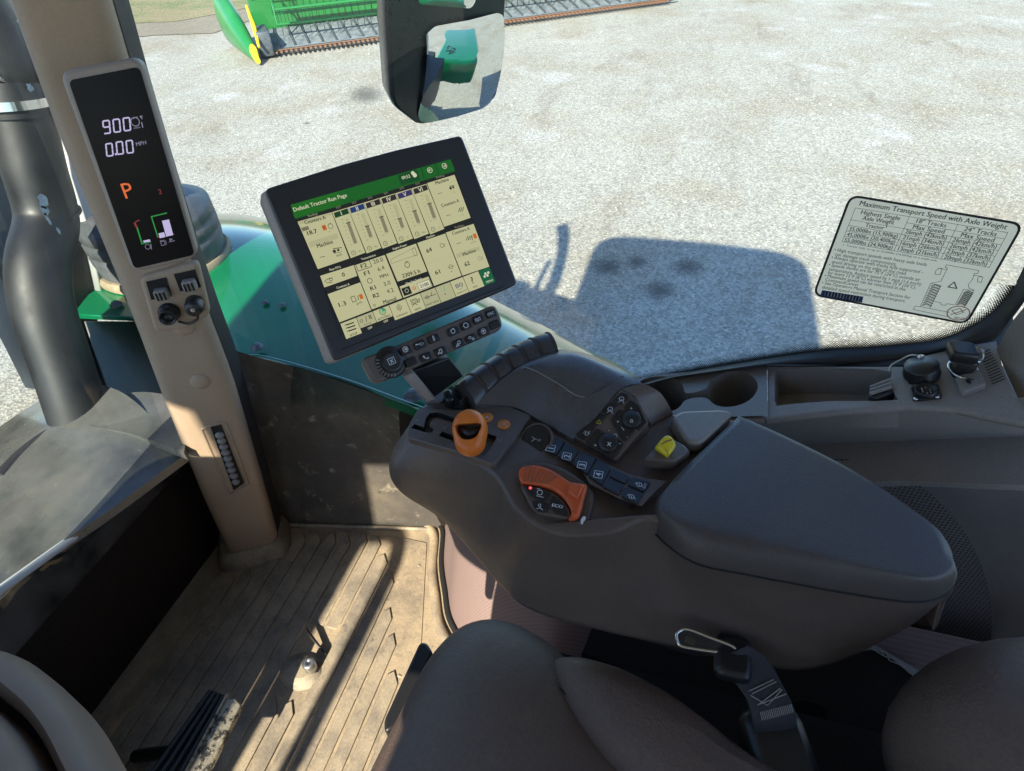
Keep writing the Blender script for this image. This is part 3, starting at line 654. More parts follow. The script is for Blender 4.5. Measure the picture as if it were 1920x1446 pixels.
G = roundpoly([MP(x, y, .0045) for x, y in up_], .008, 3); mb = MB(); mb.loft(convex(G, .005), M['mirror'], caps=False); mb.build('upper_mirror_glass', mi)
mb = MB(); e = MP(850, -60, -.05); mb.tube(catmull([e, e + V((.0, .0, .25)), V((e.x - .3, e.y + .05, e.z + .38)), V((.9, .85, e.z + .42))], 6), .017, M['housing'], 10); mb.build('mirror_arm', mi)

# ================================================================== CAB SHELL
mb = MB(); mb.add([(-.85, -1.0, 0), (.95, -1.0, 0), (.95, 1.02, 0), (-.85, 1.02, 0)], [(0, 1, 2, 3)], M['rubber']); struct(mb, 'cab_floor')
# raised ribs of the floor mat
fm = thing('floor_mat', 'dusty ribbed rubber floor mat in front of the seat', 'floor mat', (.5, .6, 0))
mb = MB(); ys = [.385, .425, .463, .497, .530, .567, .606, .643, .682, .72, .758, .796, .834, .872, .91, .948]
xr = [.40, .47, .545, .60, .685, .73, .775, .775, .76, .755, .745, .735, .725, .61, .60, .58]
xl = [-.3] * 7 + [.02, .02] + [.02] * 7
for i, y in enumerate(ys[:-1]):
    y2 = ys[i + 1]; a, b = xr[i], xr[i + 1]
    lo = y + .0038; hi = y2 - .0038; x1 = xr[i]
    if .60 < y < .68: segs = [(xl[i], .36), (.535, x1)]
    else: segs = [(xl[i], x1)]
    for s0, s1 in segs:
        if s1 - s0 < .05: continue
        pts = [V((s0, lo, .0005)), V((s1 - .012, lo, .0005)), V((s1 + .012, (lo * .4 + hi * .6), .0005)), V((s1 - (.0), hi, .0005)), V((s0, hi, .0005))]
        mb.slab(pts, (0, 0, 1), .0065, M['rubbertop'], bev=.0012)
mb.build('mat_ribs', fm)
mb = MB(); mb.slab([V(p) for p in ((.22, .30, .0003), (.80, .50, .0003), (.80, .56, .0003), (.745, .95, .0003), (.0, .99, .0003), (-.5, .99, .0003), (-.5, .3, .0003))], (0, 0, 1), .002, M['rubber'], bev=.001); mb.build('mat_sheet', fm)
rnd = random.Random(21); mb = MB()
for i in range(900):
    x = rnd.uniform(.05, .82); y = rnd.uniform(.36, .96); q = rnd.uniform(.0004, .0014); an = rnd.uniform(0, 6.28); c = V((x, y, .0065))
    if rnd.random() < .12: d_ = V((math.cos(an), math.sin(an), 0)) * q * 7; e_ = V((-d_.y, d_.x, 0)) * .08; mb.add([c - d_ * .5 - e_, c + d_ * .5 - e_, c + d_ * .5 + e_ + V((0, 0, .0006)), c - d_ * .5 + e_ + V((0, 0, .0006))], [(0, 1, 2, 3)], M['thread'])
    else: mb.add([c + V((q_.x * math.cos(an) - q_.y * math.sin(an), q_.x * math.sin(an) + q_.y * math.cos(an), q_.z)) * q for q_ in T8], [(0, 1, 4), (1, 2, 4), (2, 3, 4), (3, 0, 4)], M['rubbertop'])
tag(mb.build('soil_crumbs'), 'fine soil crumbs and straw bits scattered on the floor mat', 'crumbs', kind='stuff')
# front bulkhead (dark footwell)
mb = MB(); gd = [[V((x, 1.02 - .03 * t, t * .45 - .01)) for x in (-.8, -.3, .1, .3, .5, .64, .72)] for t in (0, .25, .5, .75, 1)]
for i, t in enumerate((0, .25, .5, .75, 1)):
    for j in range(7): gd[i][j].z = -.01 + t * ([.42, .42, .42, .415, .385, .355, .35][j])
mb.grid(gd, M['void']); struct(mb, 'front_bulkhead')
# lower side wall
mb = MB()
base = [V((.735, .96, 0)), V((.765, .889, 0)), V((.805, .70, 0)), V((.842, .52, 0)), V((.858, .44, 0)), V((.86, .2, 0)), V((.86, -.1, 0))]
topw = [on(415, 640, 'x', .80), on(430, 654, 'x', .80), on(600, 704, 'x', .83), on(770, 763, 'x', .85), on(850, 795, 'x', .85), V((.86, .2, .50)), V((.86, -.1, .50))]
b_ = catmull(base, 6); t_ = catmull(topw, 6)
mb.grid([[p.lerp(q, k / 8) + V((.02 * math.sin(math.pi * k / 8), 0, 0)) for p, q in zip(b_, t_)] for k in range(9)], M['wall']); struct(mb, 'lower_side_wall')
mb = MB(); mb.tube([V((.76, .889, .004)), V((.80, .70, .004)), V((.838, .515, .004))], .005, M['rubbertop'], 8); mb.tube([V((.772, .889, .012)), V((.812, .70, .012)), V((.848, .52, .012))], .004, M['hole'], 8)
tag(mb.build('floor_sill_strip'), 'thin dusty sill strip where the floor meets the dark side wall', 'sill strip')
# seat base / kick panel with woven cover
kp = thing('seat_base_panel', 'pinkish perforated curved panel between the floor mat and the armrest', 'trim panel', (.7, .3, 0))
cv = catmull([V((.875, .50, 0)), V((.845, .468, 0)), V((.76, .440, 0)), V((.69, .405, 0)), V((.616, .361, 0)), V((.55, .27, 0)), V((.52, .12, 0)), V((.52, -.1, 0)), V((.52, -.7, 0))], 6)
mb = MB(); mb.grid([[p + V((.10 * t, -.03 * t, .36 * t)) for p in cv] for t in (0, .3, .6, 1)], M['perf2']); mb.build('perforated_cover', kp)
mb = MB(); mb.tube([p + V((-.004, .004, .004)) for p in cv[:34]], .007, M['hole'], 8); mb.build('edge_gasket', kp)
mb = MB(); mb.tube([p + V((-.022, .022, -.002)) for p in cv[:30]], .013, M['rubber'], 8); mb.build('mat_lip', kp)
# right side trim wall behind the armrest
sidew = MB()
gd = coons([V((.70, .06, .64)), on(1290, 790, 'x', .70), on(1440, 788, 'x', .70), on(1700, 758, 'x', .70), on(1930, 745, 'x', .70)],
           [V((.74, .06, .15)), V((.74, -.1, .1)), V((.74, -.3, .05)), V((.74, -.6, .0)), V((.74, -1.0, .0))],
           [V((.70, .06, .64)), V((.76, .06, .4)), V((.74, .06, .15))], [on(1930, 745, 'x', .70), V((.72, -.75, .4)), V((.74, -1.0, .0))], 24, 20, lambda u, v: (.05 * math.sin(math.pi * v), 0, 0))
sidew.grid(gd, M['console_dark']); struct(sidew, 'right_side_trim')
# perforated insert in the side trim
ins = MB(); ctr = on(1580, 1130, 'x', .70); rim = []
gridp = []
for i in range(9):
    r = i / 8; row = []
    for k in range(41):
        a = R_(-40 + 220 * k / 40)
        px = 1560 + 300 * r * math.cos(a); py = 1170 - 310 * r * math.sin(a)
        row.append(on(px, py, 'x', .695 + .03 * r ** 3 * 0))
    gridp.append(row)
ins.grid(gridp, M['perf']); tag(ins.build('speaker_grille'), 'round perforated dark trim grille on the side wall behind the armrest', 'grille')
# rear right pillar trim
mb = MB(); gd = coons([on(1868, 655, 'x', .78), on(1900, 600, 'x', .78), on(1990, 500, 'x', .78)], [on(1960, 800, 'x', .69), on(2010, 790, 'x', .69), on(2100, 700, 'x', .69)],
      [on(1868, 655, 'x', .78), on(1896, 720, 'x', .735), on(1925, 775, 'x', .70), on(1960, 800, 'x', .69)], [on(1990, 500, 'x', .78), on(2100, 700, 'x', .69)], 10, 10)
mb.grid(gd, M['plastic_grey']); struct(mb, 'rear_pillar_trim')
# side console deck (tilted plane)
CN = V((0, .3625, 1)).normalized(); CO = V((.81, 0, .63))
def CP(x, y, h=0): return hit(x, y, CO, CN) + CN * h
sc = thing('side_console', 'dark grey side console shelf with cup holders and tray under the window', 'side console', tuple(CP(1500, 720)))
def zz(L, s, ox, oy): return [(ox + x / s, oy + y / s) for x, y in L]
cup = [(1198, 724), (1215, 712), (1240, 709), (1264, 713), (1281, 726), (1288, 741), (1324, 733), (1333, 717), (1358, 703), (1390, 700), (1413, 711), (1422, 728), (1413, 748), (1391, 762), (1362, 767), (1340, 762), (1325, 750), (1300, 750), (1284, 756), (1276, 766), (1262, 774), (1235, 776), (1205, 760)]
mb = MB(); outer = [CP(x, y, .004) for x, y in [(1150, 735), (1180, 716), (1240, 706), (1330, 697), (1438.7, 688), (1438.9, 735), (1438.7, 783), (1360, 786), (1290, 788), (1230, 800), (1160, 790)]]
holed(mb, outer, [catmull([CP(x, y, .004) for x, y in cup], 3, True)], M['plastic_grey'], CN, .09, M['console_dark'], M['black']); mb.build('cup_holder_panel', sc)
mb = MB(); outer = [CP(x, y) for x, y in [(1439, 688), (1560, 688), (1700, 688), (1718, 672), (1790, 654), (1868, 640), (1880, 690), (1905, 745), (1935, 790), (1800, 762), (1700, 757), (1560, 768), (1440, 783)]]
tray = [(1455, 693), (1560, 690), (1640, 692), (1672, 697), (1668, 722), (1684, 750), (1640, 752), (1560, 752), (1490, 757), (1456, 761), (1452, 752), (1452, 700)]
holed(mb, outer, [[CP(x, y) for x, y in tray]], M['console_dark'], CN, .05, M['console_dark'], M['console_dark']); mb.build('tray_panel', sc)
mb = MB(); mb.slab([CP(x, y, -.11) for x, y in ((1120, 760), (1150, 690), (1330, 670), (1560, 655), (1800, 600), (1990, 560), (1990, 800), (1700, 800), (1290, 830))], CN, .01, M['console_dark']); mb.slab([CP(x, y, -.012) for x, y in ((1150, 722), (1240, 700), (1330, 686), (1560, 675), (1760, 640), (1900, 590), (1900, 640), (1760, 664), (1700, 680), (1560, 683), (1440, 682), (1330, 692), (1240, 704))], CN, .008, M['seal']); mb.build('under_tray', sc)
mb = MB()
for a, b in (((1440, 783), (1560, 768)), ((1560, 768), (1700, 757)), ((1700, 757), (1800, 762)), ((1290, 788), (1437, 783)), ((1800, 762), (1935, 790))):
    p, q = CP(*a), CP(*b); mb.tube([p + V((0, 0, -.006)), q + V((0, 0, -.006))], .006, M['console_dark'], 8)
mb.build('front_lip', sc)
# vent slots
mb = MB(); sh = Sheet(mb, CO, CN, (0, -1, 0), (1, 0, 0), 2.595, (1180, 630))
for i in range(12):
    t = i / 11; a = (1708 + 58 * t, 90 + 145 * t); b = (1752 + 74 * t, 68 + 142 * t)
    sh.line([a, b], 4.6, M['hole'], 2)
mb.build('vent_slots', sc)
# rocker block in the tray end
rb = thing('grooved_socket_cover', 'grooved black flip cover at the rear end of the console tray', 'socket cover', tuple(CP(1652, 732)))
mb = MB(); G = roundpoly([CP(x, y, -.01) for x, y in ((1630, 728), (1668, 712), (1676, 738), (1640, 752), (1628, 746))], .003); mb.slab(G, CN, .014, M['black'], bev=.002)
for k in range(3):
    a = CP(1632, 733 + 6 * k, .006); b = CP(1672, 718 + 7 * k, .006); mb.tube([a, b], .0025, M['console_dark'], 6)
mb.build('cover', rb)
# round capped socket with chain
cs = thing('capped_round_socket', 'round black screw cap socket with bead chain on the console', 'socket', tuple(CP(1730, 705)))
mb = MB(); G = roundpoly([CP(x, y, .0) for x, y in ((1698, 696), (1752, 686), (1762, 714), (1703, 722))], .006); mb.slab(G, CN, .005, M['black'], bev=.0015); mb.build('base_plate', cs)
o = CP(1728, 706, .004); k = (o - CAM).length / F
mb = MB(); mb.revolve(o, CN, [(25 * k, 0), (25.5 * k, .004), (24 * k, .006), (24 * k, .013), (22.5 * k, .016), (0, .0165)], M['black'], 28); mb.build('cap', cs)
mb = MB(); mb.revolve(CP(1727, 690, .014), CN, [(.0045, .0), (.0045, .006), (.002, .007)], M['chrome'], 10); mb.build('stud', cs)
mb = MB(); ch_ = catmull([CP(1668, 708, .012), CP(1672, 700, .014), CP(1690, 692, .016), CP(1708, 688, .02), CP(1726, 690, .02)], 7)
for p in ch_: mb.revolve(p - CN * .0012, CN, [(0, 0), (.0012, .0006), (.0014, .0012), (.0012, .0018), (0, .0024)], M['silver'], 8)
mb.build('bead_chain', cs)
# pin connector
pc = thing('pin_connector', 'round black multi pin connector with screws in front of the capped socket', 'connector', tuple(CP(1735, 740)))
mb = MB(); G = roundpoly([CP(x, y) for x, y in ((1706, 728), (1760, 722), (1768, 748), (1712, 754))], .005); mb.slab(G, CN, .003, M['black'], bev=.001); mb.build('flange', pc)
o = CP(1737, 739, .002); mb = MB(); mb.revolve(o, CN, [(.0125, 0), (.013, .007), (.0115, .008), (.0105, .002), (0, .002)], M['black'], 24); mb.build('barrel', pc)
mb = MB()
for i in range(6): a = i * math.pi / 3; mb.revolve(o + V((math.cos(a), math.sin(a), 0)) * .0055 + CN * .002, CN, [(.001, 0), (.001, .003), (0, .0032)], M['silver'], 6)
mb.build('pins', pc)
for x, y in ((1717, 751), (1757, 747)): mb = MB(); mb.revolve(CP(x, y, .003), CN, [(.0028, 0), (.0024, .0012), (0, .0014)], M['chrome'], 10); mb.build('screw', pc)
# key switch block
ks = thing('power_plug', 'tall black plug with chrome ring standing in the console by the vent', 'plug', tuple(CP(1805, 690)))
mb = MB(); p0 = CP(1806, 700); mb.box(p0 + CN * .012, (.022, .022, .028), M['black'], bev=.003); mb.box(p0 + CN * .034 + V((.0, .002, 0)), (.030, .030, .016), M['black'], bev=.003); mb.build('plug_body', ks)
mb = MB(); mb.tube([p0 + CN * .006 + V((math.cos(a) * .019, math.sin(a) * .017, 0)) for a in [k * 2 * math.pi / 20 for k in range(20)]], .002, M['chrome'], 6, closed=True); mb.build('chrome_ring', ks)
mb = MB(); q0 = CP(1830, 678, .012); mb.tube([q0 + V((math.cos(a) * .011, math.sin(a) * .009, .004 * math.cos(a))) for a in [k * 2 * math.pi / 16 for k in range(16)]], .0018, M['chrome'], 6, closed=True); mb.build('pull_loop', ks)
# small lid
ul = thing('socket_lid', 'small square dark lid with a plug symbol near the vent slots', 'socket lid', tuple(CP(1818, 722)))
mb = MB(); G = roundpoly([CP(x, y) for x, y in ((1790, 714), (1835, 700), (1850, 728), (1803, 745))], .004); mb.slab(G, CN, .008, M['console_dark'], bev=.002); mb.build('lid', ul)
mb = MB(); sh = Sheet(mb, CP(1818, 720, .0082), CN, (0, -1, 0), (1, 0, 0)); sh.rect(1818, 716, 9, 9, M['black']); sh.rect(1822, 712, 12, 3, M['black'], 2); mb.build('plug_symbol', ul)
# ---- right window: glass, seal, frit
GX = .822
edge_px = [(1150, 724), (1210, 713), (1260, 703), (1340, 688), (1450, 670), (1560, 656), (1650, 650), (1758, 638), (1815, 616), (1860, 588), (1890, 555), (1912, 520), (1932, 470), (1955, 360)]
edge = catmull([on(x, y, 'x', GX) for x, y in edge_px], 5)
rw = thing('right_window', 'large tinted side window with dotted black border above the console', 'window', (GX, 0, .6))
poly = [V((GX, .86, 1.6)), V((GX, .86, .40)), V((GX, .5, .40)), V((GX, .12, .42))] + edge + [V((GX, -.55, 1.6))]
mb = MB(); mb.add(poly, [tuple(range(len(poly)))], M['glass']); mb.build('glass_pane', rw)
# frit strip
mb = MB(); L0 = 0; uv = []; inner = []; 
for i, p in enumerate(edge):
    t = (edge[min(i + 1, len(edge) - 1)] - edge[max(i - 1, 0)]).normalized(); nn = V((1, 0, 0)).cross(t)
    if nn.z < 0: nn = -nn
    W = .020; inner.append((p + nn * W + V((-.002, 0, 0)), p + nn * -.002 + V((-.002, 0, 0)), L0))
    if i < len(edge) - 1: L0 += (edge[i + 1] - p).length
mb.grid([[q[0] for q in inner], [q[1] for q in inner]], M['frit'], smooth=False)
mb.uv['uv'] = [(q[2], 0.0) for q in inner] + [(q[2], .021) for q in inner]
mb.build('dotted_frit_border', rw)
mb = MB(); se_top = edge_px
lowpx = [(1150, 745), (1210, 724), (1262, 708), (1340, 698), (1450, 686), (1560, 687), (1650, 688), (1722, 672), (1800, 652), (1862, 640), (1896, 600), (1925, 560), (1960, 500), (1990, 380)]
tp = catmull([on(x, y, 'x', .816) for x, y in edge_px], 4); bt = catmull([on(x, y, 'x', .795) + V((0, 0, .002)) for x, y in lowpx], 4)
mb.grid([[p.lerp(q, k / 6) + V((-.012 * math.sin(math.pi * k / 6), 0, .006 * math.sin(math.pi * k / 6))) for p, q in zip(tp, bt)] for k in range(7)], M['seal']); mb.build('rubber_seal', rw)
# decal on glass
stk = MB(); SO = V((GX - .004, 0, 0)); SN = V((-1, 0, 0))
sz = 4.571; so_ = (1500, 350)
TLs, TRs, BRs, BLs = (427, 63), (1926, 313), (1430, 1183), (105, 931)
shp = Sheet(stk, SO, SN, (0, -1, 0), (0, 0, 1), sz, so_)
c4 = [shp.P(*p) for p in (TLs, TRs, BRs, BLs)]
uu = (c4[1] - c4[0] + c4[2] - c4[3]).normalized(); vv = (c4[0] - c4[3] + c4[1] - c4[2]).normalized(); shp.u = uu; shp.v = vv
rp_ = roundpoly(c4, .014, 6)
stk.add([p + SN * .0005 for p in rp_], [tuple(range(len(rp_)))], M['sticker'])
ri = inset(rp_, SN, .0030); stk.loft([[p + SN * .0007 for p in rp_], [p + SN * .0007 for p in ri]], M['stickink'], caps=False, smooth=False)
K = M['stickink']
def stt(a, b, t, h=30, bold=.012): shp.text2(a, b, t, h * 1.06, K, .010 if h > 28 else 0, 3)
stt((515, 137), (1775, 343), 'Maximum Transport Speed with Axle Weight', 36, .02)
stt((525, 214), (858, 268), 'Highest Single', 31); stt((538, 264), (808, 305), 'Axle Weight', 31)
stt((562, 326), (722, 350), 'Tractor', 29); stt((737, 340), (745, 341), '1', 15)
stt((1000, 288), (1255, 330), '18" Tracks', 31); stt((1410, 357), (1686, 405), '24" Tracks', 31)
stt((970, 340), (1240, 382), 'Max Speed', 31); stt((1382, 408), (1665, 457), 'Max Speed', 31)
for i, t in enumerate(('35,000lbs (15,900kg)', '45,000lbs (20,400kg)', '55,000lbs (24,900kg)')):
    dx = (-20 * i, 48 * i); stt((423 + dx[0], 356 + dx[1]), (838 + dx[0] * 1.1, 422 + dx[1]), t, 29)
for i, t in enumerate(('26mph (42km/h)', '21mph (34km/h)', '16mph (26km/h)', '13mph (21km/h)')):
    stt((905 - 21 * i, 380 + 49 * i), (1258 - 23 * i, 437 + 49 * i), t, 30)
for i, t in enumerate(('26mph (42km/h)', '26mph (42km/h)', '23mph (37km/h)', '20mph (32km/h)')):
    stt((1310 - 24 * i, 450 + 49 * i), (1685 - 27 * i, 512 + 49 * i), t, 31)
stt((370, 496), (1178, 632), '1. Tractor only, or up to 32,000lbs (14,500kg) on a single axle.', 14)
def bl(i, a, b, t): stt(a, b, t, 26)
bl(0, (295, 535), (1087, 665), '• High transport speeds with heavy axle loads'); bl(0, (300, 574), (830, 662), 'can damage track components.')
bl(0, (272, 600), (1053, 730), '• Always operate with tracks fully supported -'); bl(0, (275, 638), (915, 742), 'avoid driving on the edge of the road.')
bl(0, (248, 664), (1030, 795), '• Speeds shown are for 75°F (24°C) outside air'); bl(0, (250, 702), (1038, 833), 'temperature. Reduce speed by 1 mph (1.6 km/h)')
bl(0, (240, 731), (995, 860), 'for every 15°F (8°C) warmer than 75°F (24°C).'); bl(0, (212, 757), (905, 877), '• Maximum speed can be restricted in the')
bl(0, (217, 791), (505, 840), 'CommandCenter'); bl(0, (190, 818), (945, 948), '• See Operators Manual Transport Section for'); bl(0, (192, 856), (905, 977), 'detailed speed restriction during transport.')
TL4 = [(475, 180), (1780, 392), (1620, 690), (360, 470)]
def q2(u, v): return tuple((TL4[0][k] * (1 - u) * (1 - v) + TL4[1][k] * u * (1 - v) + TL4[2][k] * u * v + TL4[3][k] * (1 - u) * v) for k in (0, 1))
def tline(a, b): shp.line([q2(*a), q2(*b)], 2.6, K, 3)
for a, b in (((0, 0), (1, 0)), ((1, 0), (1, 1)), ((1, 1), (0, 1)), ((0, 1), (0, 0)), ((.353, 0), (.353, 1)), ((.672, 0), (.672, 1)), ((.353, .18), (1, .18)), ((0, .35), (1, .35)), ((0, .515), (1, .515)), ((0, .68), (1, .68)), ((0, .84), (1, .84))): tline(a, b)
shp.poly([(190, 884), (543, 941), (530, 992), (172, 934)], M['stickblue'], 3); rnd = random.Random(2)
for i in range(24):
    t = .05 + i * .037; w_ = rnd.choice((.008, .014, .02)); f = lambda t, s: (190 + 353 * t - 16 * s, 884 + 57 * t + 50 * s)
    shp.poly([f(t, .15), f(t + w_, .15), f(t + w_, .85), f(t, .85)], M['sticker'] if i % 2 else M['stickink'], 4)
LN = lambda L, c=False, w=3: shp.line(L, w, K, 3, c)
LN([(1205, 810), (1258, 706), (1262, 692), (1242, 690), (1252, 668), (1530, 716), (1522, 742), (1490, 740), (1492, 752), (1478, 790), (1440, 840), (1448, 870), (1492, 884)])
LN([(1190, 700), (1215, 697), (1200, 752), (1155, 748), (1165, 715)], True); LN([(1540, 768), (1566, 775), (1552, 818), (1518, 812), (1525, 775)], True)
LN([(1180, 697), (1255, 708)]); LN([(1485, 757), (1560, 768)]); LN([(1130, 822), (1205, 810)])
LN([(1320, 815), (1342, 870), (1268, 858)], True, 7); LN([(1150, 982), (1205, 992), (1210, 1010), (1245, 1015), (1255, 1000), (1320, 1010)])
LN([(985, 1022), (1030, 1026), (1280, 1075)]); LN([(985, 1022), (968, 1050), (1270, 1112)]); LN([(1030, 1026), (1120, 826)]); LN([(1110, 1042), (1205, 845)]); LN([(1330, 1010), (1400, 878)]); LN([(1400, 1035), (1488, 888)]); LN([(1120, 826), (1205, 845)]); LN([(1400, 878), (1488, 888)])
for (x0_, y0_), (x1_, y1_) in (((1125, 838), (1038, 1022)), ((1405, 892), (1335, 1010))):
    for k in range(9):
        t = k / 9; x = x0_ + (x1_ - x0_) * t; y = y0_ + (y1_ - y0_) * t
        LN([(x, y + 12), (x + 34, y - 2), (x + 78, y + 18)], False, 6); LN([(x - 2, y + 20), (x + 31, y + 7), (x + 72, y + 26)], False, 2)
shp.circ(1355, 1080, 72, M['stickred'], 7, 5, seg=36, asp=.8); shp.line([(1290, 1092), (1420, 1050)], 6, M['stickred'], 5)
LN([(1300, 1060), (1370, 1040), (1400, 1075), (1340, 1095)], True, 4); shp.text2((1322, 1118), (1432, 1136), 'NO STEP', 18, K, .012, 4)
sk_o = stk.build('transport_speed_decal'); tag(sk_o, 'pale rectangular transport speed decal with table stuck on the side window', 'decal')
# ---- windshield
ws = thing('windshield', 'lower part of the front windshield at the left edge beside the corner post', 'windshield', (.3, 1.0, .4))
mb = MB(); mb.add([(-.80, .99, .30), (.66, .99, .30), (.82, .93, 1.6), (-.80, .93, 1.6)], [(0, 1, 2, 3)], M['wglass']); mb.build('glass_pane', ws)
mb = MB(); P = [V((-.8, .985, .42)), V((.25, .985, .41)), on(0, 1108, 'y', .985), on(200, 965, 'y', .985), on(318, 858, 'y', .985), on(338, 835, 'y', .985), on(322, 805, 'y', .985), on(335, 790, 'y', .985)]
P = [V((-.8, .985, .40)), on(0, 1106, 'y', .985), on(200, 963, 'y', .985), on(316, 858, 'y', .985)]
mb.tube(P, .008, M['cowlpanel'], 8); mb.build('lower_trim', ws)
# ---- roof and opposite side (outside the frame; they shade the cab)
mb = MB(); G = roundpoly([V(p) for p in ((-.98, -1.14, 1.62), (1.0, -1.14, 1.62), (1.09, -.2, 1.62), (1.05, 1.06, 1.62), (-.98, 1.06, 1.62))], .40, 8); mb.slab(G, (0, 0, 1), .13, M['roof'], bev=.03); struct(mb, 'cab_roof')
mb = MB(); mb.box((-.87, -.41, .78), (.08, 1.36, 1.66), M['roof']); mb.box((0, -1.03, .35), (1.6, .06, .7), M['roof']); mb.box((-.87, .62, .1), (.08, .75, .22), M['roof']); mb.slab([V((-.91, .25, 1.46)), V((-.91, .45, 1.48)), V((-.91, .715, 1.43)), V((-.91, .715, 1.63)), V((-.91, .25, 1.63))], (1, 0, 0), .07, M['roof']); struct(mb, 'left_sun_blocker')  # unseen solid left side and low header, added to block sun; plus rear wall
mb = MB(); mb.box((-.86, .80, .78), (.09, .20, 1.6), M['post'], bev=.02); struct(mb, 'left_front_post')
mb = MB(); mb.tube(catmull([V((-.80, .72, 1.11)), V((-.80, .64, 1.125)), V((-.80, .606, 1.085)), V((-.80, .598, .98)), V((-.80, .598, .6)), V((-.80, .598, .15))], 8), .019, M['black'], 12)
tag(mb.build('grab_rail'), kind='structure')
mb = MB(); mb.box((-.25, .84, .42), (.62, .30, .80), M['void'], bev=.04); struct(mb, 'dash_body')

# ================================================================== CORNER POST
cp = thing('corner_post', 'tan front corner post with round caps and small vent', 'pillar', (.68, .9, 0))
pw = V((.53, -.848, 0)); pf = V((-.848, -.53, 0))
def post_ring(c, hw, hd, n=28):
    r = []
    for k in range(n):
        a = 2 * math.pi * k / n; ca, sa = math.cos(a), math.sin(a)
        e = .45; x = abs(ca) ** e * (1 if ca > 0 else -1); y = abs(sa) ** e * (1 if sa > 0 else -1)
        r.append(c + pw * x * hw + pf * y * hd)
    return r
pcs = [(484, 1030, .690, 48), (437, 900, .695, 60), (376, 720, .70, 70), (332, 600, .712, 70), (292, 490, .725, 72), (203, 240, .745, 84), (125, 0, .75, 92), (60, -200, .76, 98)]
pc_ = [on(a, b, 'x', x) for a, b, x, h in pcs]
def proj(p):
    c = RW.transposed() @ (p - CAM); return V((960 + F * c.x / -c.z, 723 - F * c.y / -c.z))
def _hw(c, half):
    d = proj(c + pw * .01) - proj(c); return half / abs((d.x - d.y * .36) / .01)
pcs = [(a, b, x, _hw(c, h)) for (a, b, x, h), c in zip(pcs, pc_)]
pc_s = catmull(pc_, 4); hws = []
for i in range(len(pcs) - 1):
    for k in range(4): hws.append(lerp(pcs[i][3], pcs[i + 1][3], k / 4))
hws.append(pcs[-1][3])
mb = MB(); mb.loft([post_ring(p, h, .045) for p, h in zip(pc_s, hws)], M['post']); mb.build('post_shell', cp)
def PF(x, y, h=0):
    """point on the front face of the post"""
    t = (1030 - y) / 1230; best = None
    for a, b in zip(pc_, pc_[1:]):
        ax_ = (b - a).normalized(); nn = pf - ax_ * pf.dot(ax_); nn.normalize()
        q = hit(x, y, a + nn * .045, nn)
        if best is None or (a.z - .001 <= q.z <= b.z + .001): best = (q + nn * h, nn)
        if a.z <= q.z <= b.z: return q + nn * h, nn
    return best
mb = MB(); mb.grid([[p + pw * (-h - .002) + pf * d for p, h in zip(pc_s, hws)] for d in (-.03, .0, .012)], M['seal']); mb.build('post_seal', cp)
mb = MB(); mb.grid([[p + pw * (h + w_) + pf * d for p, h in zip(pc_s, hws)] for d, w_ in ((-.045, .008), (-.02, .007), (.012, .001))], M['seal']); mb.build('glass_seal', cp)
mb = MB(); b0 = pc_[0].copy(); b0.z = .0
mb.loft([post_ring(b0 + pw * .0, .088, .07), post_ring(b0 + V((0, 0, .03)), .082, .064), post_ring(b0 + V((0, 0, .045)), .07, .05)], M['rubbertop']); mb.build('foot_boot', cp)
for x, y, r in ((343, 612, .0185), (375, 714, .0185)):
    o, nn = PF(x, y); mb = MB(); mb.revolve(o - nn * .002, nn, [(r, 0), (r * .97, .003), (r * .8, .0065), (r * .4, .0085), (0, .009)], M['post'], 24); mb.build('plug_cap', cp)
# small round-bead vent
mb = MB(); o, nn = PF(440, 860); 
corn = [PF(x, y, .0005)[0] for x, y in ((395, 800), (415, 796), (458, 905), (438, 918))]
rr = inset(corn, nn, -.0) ; mb.slab(corn, nn, .0018, M['hole']); vt = mb.build('vent', cp)
mb = MB(); fr = [PF(x, y, .0)[0] for x, y in ((378, 805), (413, 790), (424, 794), (466, 908), (430, 926))]
mb.tube(fr + [fr[0]], .0028, M['post'], 8, caps=False); mb.build('frame', vt)
mb = MB()
for k in range(9):
    t = k / 8.6; p, n_ = PF(412 + 32 * t, 814 + 94 * t, .002); mb.revolve(p - n_ * .002, n_, [(.0085, 0), (.0085, .004), (.006, .008), (0, .010)], M['plastic_grey'], 16)
mb.build('louver_beads', vt)
# connectors housing below the display
cb = thing('post_connectors', 'cluster of four black sockets on the tan post below the slim display', 'connector cluster', tuple(PF(335, 560)[0]))
mb = MB(); G = roundpoly([PF(x, y, -.004)[0] for x, y in ((262, 516), (372, 486), (396, 586), (350, 612), (292, 618))], .012); mb.slab(G, PF(330, 550)[1], .016, M['post'], bev=.006); mb.build('housing', cb)
n0 = PF(330, 550)[1]; SH = .0135
def PQ(x, y, h=0): return hit(x, y, PF(330, 550)[0] + n0 * .012, n0) + n0 * h
for q in (((274, 528), (312, 520), (322, 555), (284, 562)), ((326, 514), (366, 505), (377, 538), (338, 546))):
    mb = MB(); mb.slab([PQ(x, y) for x, y in q], n0, .002, M['hole'], bev=.0005); r_ = mb.build('socket_recess', cb)
for x, y in ((305, 548), (357, 531)):
    mb = MB(); c = PQ(x, y, .004); mz = Matrix((pw, n0.cross(pw), n0)).transposed(); mb.box(c + n0 * .004, (.021, .019, .018), M['console_dark'], mz, bev=.003)
    for j in range(3): mb.box(c + n0 * .0135 + pw * (.006 * (j - 1)), (.0025, .013, .003), M['hole'], mz)
    mb.build('square_plug', cb)
